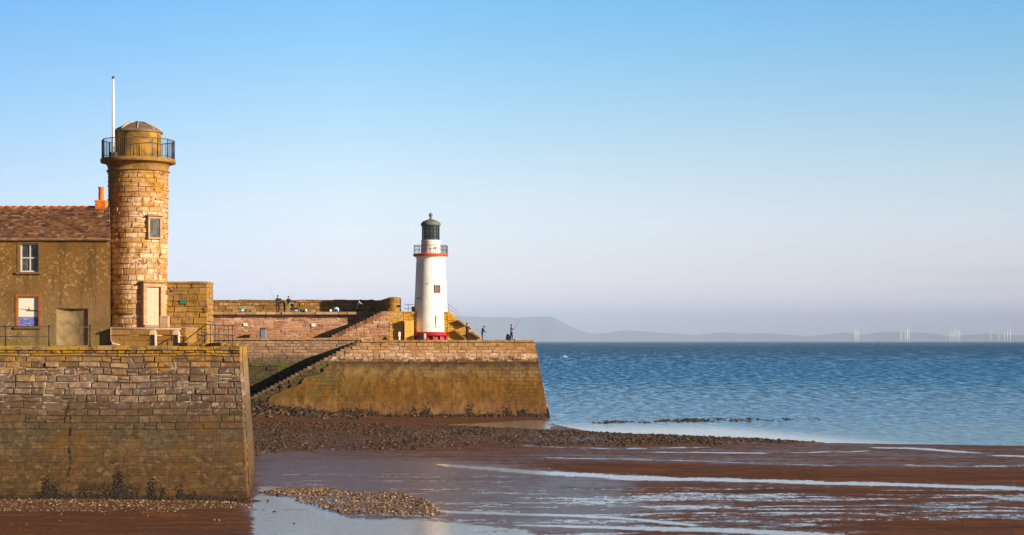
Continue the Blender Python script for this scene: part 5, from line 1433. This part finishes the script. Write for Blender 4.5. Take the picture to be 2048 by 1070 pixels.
# ------------------------------------------------------------------ people
def person(px, D, zfoot, label, Ht=1.74, face=0.0, lean=0.0, nod=0.0, legs=(0.0, 0.0), arms=((.2, .5), (.2, .5)), top=(0.03, 0.03, 0.04), trousers=(0.02, 0.02, 0.03), hair=(0.03, 0.02, 0.015), hat=None, group=None, sit=False, skirt=False):
    x0 = X(px, D)
    root = thing('person', (x0, D, zfoot), label, 'person', group)
    root.rotation_euler = (0, 0, face)           # face 0 = looking towards the camera (-Y)
    s = Ht / 1.74
    hip = Vector((0, 0, .92)) if not sit else Vector((0, .0, .45))
    def fw(a, l): return Vector((0, -math.sin(a) * l, math.cos(a) * l))     # lean forward is -Y
    V = []; E = []; Rr = []; part = []
    def add(p, r, parent=None, pt='top'):
        V.append(Vector(p)); Rr.append(r)
        if parent is not None: E.append((parent, len(V) - 1)); part.append(pt)
        return len(V) - 1
    pel = add(hip, (.15, .11), None)
    w1 = add(hip + fw(lean * .5, .14), (.135, .10), pel)
    chst = add(V[w1] + fw(lean, .22), (.165, .115), w1)
    sh = add(V[chst] + fw(lean, .14), (.13, .09), chst)
    nk = add(V[sh] + fw(lean, .08), (.055, .055), sh, 'skin')
    h1 = add(V[nk] + fw(lean + nod, .10), (.075, .09), nk, 'skin')
    h2 = add(V[h1] + fw(lean + nod, .11), (.07, .085), h1, 'skin')
    hands = []
    for k, sx in enumerate((-1, 1)):
        sp_ = add(V[sh] + Vector((sx * .18, 0, -.03)), (.062, .062), sh)
        a, b = arms[k]
        el = add(V[sp_] + Vector((sx * .05, -math.sin(a) * .28, -math.cos(a) * .28)), (.046, .046), sp_)
        wr = add(V[el] + Vector((-sx * .02, -math.sin(a + b) * .25, -math.cos(a + b) * .25)), (.032, .032), el)
        hd = add(V[wr] + Vector((0, -math.sin(a + b) * .08, -math.cos(a + b) * .08)), (.036, .026), wr, 'skin')
        hands.append((V[wr], V[hd], sx))
        hj = add(hip + Vector((sx * .09, 0, -.05)), (.095, .095), pel, 'leg')
        la = legs[k]
        if sit:
            kn = add(V[hj] + Vector((sx * .04, -.40, .04)), (.062, .062), hj, 'leg'); an = add(V[kn] + Vector((0, -.03, -.40)), (.042, .042), kn, 'leg')
        else:
            kn = add(V[hj] + Vector((sx * .02, -math.sin(la) * .42, -math.cos(la) * .42)), (.062, .062), hj, 'leg')
            zz = max(.06, V[kn].z - .40); an = add(Vector((V[kn].x, V[kn].y + math.sin(la) * .12, zz if abs(la) < .3 else .08)), (.044, .044), kn, 'leg')
        he = add(Vector((V[an].x, V[an].y + .03, max(.035, V[an].z - .05))), (.04, .035), an, 'shoe')
        add(Vector((V[an].x, V[an].y - .16, max(.03, V[an].z - .05))), (.042, .028), he, 'shoe')
    V = [v * s for v in V]
    me = bpy.data.meshes.new('p'); me.from_pydata([v[:] for v in V], E, []); o = bpy.data.objects.new('p', me); C.objects.link(o)
    md = o.modifiers.new('s', 'SKIN'); md.use_smooth_shade = True
    for i, sv in enumerate(me.skin_vertices[0].data):
        sv.radius = (Rr[i][0] * s * 1.15, Rr[i][1] * s * 1.15); sv.use_root = (i == 0)
    m2 = o.modifiers.new('u', 'SUBSURF'); m2.levels = 1; m2.render_levels = 1
    dg = bpy.context.evaluated_depsgraph_get(); ev = o.evaluated_get(dg)
    bm = bmesh.new(); bm.from_mesh(bpy.data.meshes.new_from_object(ev)) 
    bpy.data.objects.remove(o)
    mats = {'top': 0, 'leg': 1, 'skin': 2, 'shoe': 3}
    for f in bm.faces:
        c = f.calc_center_median(); best = 9; bp = 'top'
        for (a, b), pt in zip(E, part):
            ab = V[b] - V[a]; t = max(0, min(1, (c - V[a]).dot(ab) / ab.length_squared)); d = (c - V[a] - ab * t).length
            if d < best: best = d; bp = pt
        f.material_index = mats[bp]; f.smooth = True
    # fingers
    for (w, h, sx) in hands:
        w = w * s; h = h * s; d = (h - w).normalized(); side = Vector((1, 0, 0))
        for q in range(5):
            L_ = (.05, .07, .075, .07, .055)[q] * s
            o_ = h + side * ((q - 2) * .017 * s) if q else w.lerp(h, .4) + side * (-sx * .035 * s)
            dd = (d + (side * (-sx) * .7 if q == 0 else Vector((0, -.25, 0)))).normalized()
            r = .0085 * s; a_ = dd.orthogonal().normalized(); b_ = dd.cross(a_)
            vs = [bm.verts.new(o_ + dd * t + (a_ * math.cos(k * math.pi / 2) + b_ * math.sin(k * math.pi / 2)) * r * (1 - .3 * t / L_)) for t in (0, L_) for k in range(4)]
            for k in range(4):
                f = bm.faces.new((vs[k], vs[(k + 1) % 4], vs[4 + (k + 1) % 4], vs[4 + k])); f.material_index = 2
            bm.faces.new(vs[4:]).material_index = 2
    # nose
    hc = V[h1].lerp(V[h2], .45); fwd = Vector((0, -math.cos(lean + nod), -math.sin(lean + nod)))
    up = fw(lean + nod, 1)
    vs = [bm.verts.new(hc + fwd * .085 * s + up * .02 * s), bm.verts.new(hc + fwd * .08 * s - up * .02 * s + Vector((.015, 0, 0))), bm.verts.new(hc + fwd * .08 * s - up * .02 * s - Vector((.015, 0, 0))), bm.verts.new(hc + fwd * .11 * s - up * .015 * s)]
    for t in ((0, 1, 3), (0, 3, 2), (1, 2, 3)): bm.faces.new([vs[i] for i in t]).material_index = 2
    me = bpy.data.meshes.new('body'); bm.to_mesh(me); bm.free()
    for n_, c_ in (('top', top), ('trousers', trousers)): me.materials.append(plain('cloth_' + n_, c_, .85, var=.2, scale=4))
    me.materials.append(M['skin']); me.materials.append(M['blackplastic'])
    bo = bpy.data.objects.new('body', me); C.objects.link(bo); bo.parent = root
    # hair or hat
    hm = bmesh.new(); bmesh.ops.create_icosphere(hm, subdivisions=2, radius=.115 * s)
    c0 = hc + up * .035 * s - fwd * .02 * s
    for v in hm.verts:
        q = v.co.copy(); q = q + c0
        if (q - hc).dot(fwd) > .05 * s and (q - hc).dot(up) < .05 * s: q = q - fwd * .06 * s
        v.co = q
    for f in hm.faces: f.smooth = True
    me = bpy.data.meshes.new('hair'); hm.to_mesh(me); hm.free(); me.materials.append(plain('hair', hat or hair, .8)); ho = bpy.data.objects.new('hat' if hat else 'hair', me); C.objects.link(ho); ho.parent = root
    return root

zu = UT
person(555.5, 211.3, zu, 'tallest person in a dark coat standing at the left of the walkway group', 1.92, face=.5, top=(0.02, 0.02, 0.025), trousers=(0.03, 0.02, 0.02), arms=((.5, .9), (.4, .9)))
person(569, 211.6, zu, 'person in dark blue bending over between two others on the walkway', 1.72, face=-1.2, lean=.7, nod=.3, top=(0.02, 0.02, 0.05), arms=((.7, .4), (.6, .4)))
person(577, 211.2, zu, 'person in black top and pale green trousers standing on the pier walkway', 1.82, face=.2, lean=.1, top=(0.015, 0.015, 0.03), trousers=(0.22, 0.25, 0.12), arms=((.6, 1.0), (.5, 1.0)))
person(586, 211.8, zu, 'dark clothed person sitting at the right of the group on the walkway', 1.7, face=-.6, sit=True, lean=.3, top=(0.02, 0.025, 0.02), arms=((.7, .8), (.6, .8)))
person(714.5, 211.3, zu, 'person in a white top leaning forward alone on the pier walkway', 1.6, face=1.3, lean=.75, nod=.2, top=(0.78, 0.80, 0.82), trousers=(0.03, 0.02, 0.05), arms=((.9, .3), (.7, .4)))
person(934.5, 203.0, PT, 'person in dark red and black standing in front of the yellow stair wall', 1.92, face=.6, hat=(.01, .01, .012), top=(0.03, 0.008, 0.01), trousers=(0.012, 0.012, 0.015), arms=((.9, 1.5), (.6, 1.2)), legs=(.12, -.12))
person(964.5, 203.0, PT, 'person in dark blue looking down at the foot of the pier stairs', 1.68, face=1.35, lean=.18, nod=.8, top=(0.02, 0.02, 0.08), trousers=(0.03, 0.015, 0.015), arms=((.4, .6), (.4, .6)), legs=(.05, -.05))
person(1023, 201.6, PT, 'angler in a lavender top standing near the seaward end of the pier', 1.78, face=1.9, top=(0.33, 0.30, 0.62), trousers=(0.02, 0.025, 0.05), arms=((.8, .9), (.9, .8)), legs=(.14, -.14))

def rod(p, q, label):
    mb = MB(); P_, Q_ = Vector(p), Vector(q); m_ = P_.lerp(Q_, .5) + Vector((0, 0, .12))
    mb.tube([P_, m_, Q_], [.018, .012, .005], 5)
    tag(mb.build('fishing_rod', M['grey_iron'], None, p), label, 'fishing rod')
rod((X(1026, 201.4), 201.4, PT + 1.1), (X(1048, 201), 200.6, PT + 2.9), 'thin fishing rod held out by the angler in the lavender top')
rod((X(577, 211), 211, zu + .9), (X(592, 212.5), 213.8, zu + 3.0), 'thin fishing rod leaning up over the parapet beside the walkway group')
rod((X(553, 211), 211.1, zu + .9), (X(536, 212.5), 213.8, zu + 3.0), 'thin fishing rod slanting left over the parapet from the tallest walkway person')

def bag(px, D, zf, w, h, mats, label, name='rucksack', cat='bag', dep=.22):
    x = X(px, D); o = thing(name, (x, D, zf), label, cat)
    bm = bmesh.new(); bmesh.ops.create_uvsphere(bm, u_segments=12, v_segments=8, radius=1)
    for v in bm.verts:
        t = (abs(v.co.x) ** .7 * math.copysign(1, v.co.x), abs(v.co.y) ** .7 * math.copysign(1, v.co.y), abs(v.co.z) ** .7 * math.copysign(1, v.co.z))
        v.co = Vector((t[0] * w / 2 * (1 - .18 * t[2]), t[1] * dep, t[2] * h / 2 + h / 2))
    for f in bm.faces: f.smooth = True
    me = bpy.data.meshes.new('body'); bm.to_mesh(me); bm.free(); me.materials.append(mats[0]); b = bpy.data.objects.new('body', me); C.objects.link(b); b.parent = o
    mb = MB(); mb.box((x, D - dep * .95, zf + h * .32), (w * .3, .05, h * .2), ch=.02); mb.build('pocket', mats[1], o)
    mb = MB(); mb.tube([(x - w * .15, D, zf + h * .97), (x, D, zf + h * 1.12), (x + w * .15, D, zf + h * .97)], .018, 6); mb.build('handle', M['blackplastic'], o)
    return o
bag(485, 210.2, zu, .52, .46, (M['bag_green'], M['bag_white']), 'green and white bag lying alone at the left end of the walkway')
bag(491, 210.3, zu, .36, .26, (M['blackplastic'], M['bag_blue']), 'small dark bag right beside the green and white bag')
bag(593, 210.4, zu, .62, .48, (M['blackplastic'], M['bag_lblue']), 'black bag with light blue pocket right of the sitting person')
bag(605, 210.4, zu, .62, .30, (M['bag_blue'], M['blackplastic']), 'low dark blue bag lying flat on the walkway')
bag(611.5, 210.3, zu, .30, .34, (M['bag_white'], M['pink_red']), 'white carrier bag at the right end of the walkway luggage', 'carrier_bag')
bag(661, 210.3, zu, .34, .30, (M['bag_white'], M['bag_white']), 'little white bag left of the light blue tackle bag', 'carrier_bag')
bag(672.5, 210.3, zu, .66, .56, (M['bag_lblue'], M['blackplastic']), 'light blue and black tackle bag on the middle of the walkway')
bag(1016, 201.8, PT, .48, .72, (M['blackplastic'], M['blackplastic']), 'black rucksack standing behind the angler in the lavender top')
bag(1031, 201.4, PT, .34, .24, (M['bag_yellow'], M['blackplastic']), 'small lime and black bag at the feet of the lavender angler')

# ------------------------------------------------------------------ offshore turbines, far mark and gull
M['turb'] = plain('turbine_white', (0.85, 0.82, 0.82), .5, var=.02, scale=.05)
def make_turbine():
    o = thing('wind_turbine', (0, 0, 0), 'x', 'wind turbine', 'wind turbines out at sea')
    mb = MB(); mb.tube([(0, 0, 0), (0, 0, 84)], [3.2, 2.4], 12); mb.build('tower', M['turb'], o)
    mb = MB(); mb.box((0, -1, 86), (2.4, 6, 2.2), ch=.6); mb.build('nacelle', M['turb'], o)
    mb = MB(); mb.tube([(0, -7, 86), (0, -9.5, 86)], [2.0, .7], 10); mb.build('hub', M['turb'], o)
    for k in range(3):
        a = R(120 * k + 12); mb = MB()
        pts = [Vector((math.sin(a) * r_, -8, 86 + math.cos(a) * r_)) for r_ in (1.5, 10, 25, 40)]
        mb.tube(pts, [.5, .7, .4, .15], 6); mb.build('blade', M['turb'], o)
    return o
tb = make_turbine()
kids = list(tb.children)
TS = [(1709.5, 656, 'turbine'), (1713, 660, ''), (1716.5, 659, ''), (1801.5, 658, ''), (1810, 657.5, ''), (1814.5, 656.5, ''), (1817.5, 656, ''),
      (1900.5, 660, ''), (1905.5, 658.5, ''), (1909.5, 657.5, ''), (1913.5, 656.5, ''), (1919, 657.5, ''),
      (1981, 659, ''), (1997, 660, ''), (2008, 658.5, ''), (2014, 658, ''), (2020, 656, '')]
G4 = [('first', 'leftmost cluster of white turbines on the horizon', 3), ('second', 'second cluster from the left, where the hills stand behind', 4), ('third', 'dense third cluster from the left on the horizon', 5), ('fourth', 'rightmost spread out cluster near the right edge', 5)]
ordn = ['first', 'second', 'third', 'fourth', 'fifth']
lab = []
for nm, cl, n in G4:
    for i in range(n): lab.append('white offshore turbine, %s from the left in the %s cluster from the left' % (ordn[i], nm))
for i, (px, py, _) in enumerate(TS):
    D_ = 88.0 * F / (HY - py) 
    if i == 0: t_ = tb
    else:
        t_ = tb.copy(); C.objects.link(t_)
        for c in kids:
            c2 = c.copy(); C.objects.link(c2); c2.parent = t_
    t_.location = (X(px, D_), D_, 0); t_['label'] = lab[i]
mb = MB(); D_ = 3000; xx = X(1757, D_)
mb.tube([(xx, D_, -.5), (xx, D_, 1.5), (xx, D_, 1.6)], [2.0, 1.8, .5], 12); mb.tube([(xx, D_, 1.5), (xx, D_, 9)], .4, 6)
tag(mb.build('navigation_buoy', M['black_iron'], None, (xx, D_, 0)), 'tiny dark buoy on the horizon between the first two turbine clusters', 'buoy')
mb = MB(); D_ = 230; xx = X(1131, D_); zz = Z(714, D_)
mb.tube([(xx - .25, D_, zz), (xx - .1, D_, zz + .02), (xx + .12, D_, zz + .03), (xx + .3, D_, zz + .03)], [.01, .05, .055, .01], 8)
mb.raw([(xx - .05, D_, zz + .04), (xx + .12, D_, zz + .05), (xx - .1, D_ - .35, zz + .22), (xx - .25, D_ - .5, zz + .12), (xx - .1, D_ + .35, zz + .22), (xx - .25, D_ + .5, zz + .12)], [(0, 1, 2), (2, 3, 0), (1, 0, 4), (4, 0, 5)])
tag(mb.build('gull', M['bag_white'], None, (xx, D_, zz)), 'white gull flying low over the sea right of the pier end', 'bird')

# ------------------------------------------------------------------ sea air
hz = bpy.data.materials.new('haze_air'); hz.use_nodes = True; nt = hz.node_tree; nt.nodes.clear()
ou = nt.nodes.new('ShaderNodeOutputMaterial'); pv = nt.nodes.new('ShaderNodeVolumePrincipled')
pv.inputs['Density'].default_value = 4.6e-5
pv.inputs['Color'].default_value = (0.52, 0.69, 1.0, 1)
pv.inputs['Anisotropy'].default_value = -0.3
nt.links.new(pv.outputs[0], ou.inputs['Volume'])
mb = MB(); mb.box((0, 20000, 400), (50000, 35000, 401.5))
hb = mb.build('haze', hz, None, (0, 10000, 0))
tag(hb, kind='stuff'); hb['label'] = 'pale blue sea haze veiling the far hills'; hb['category'] = 'haze'

for o in bpy.data.objects:
    if '_w' in o: del o['_w']
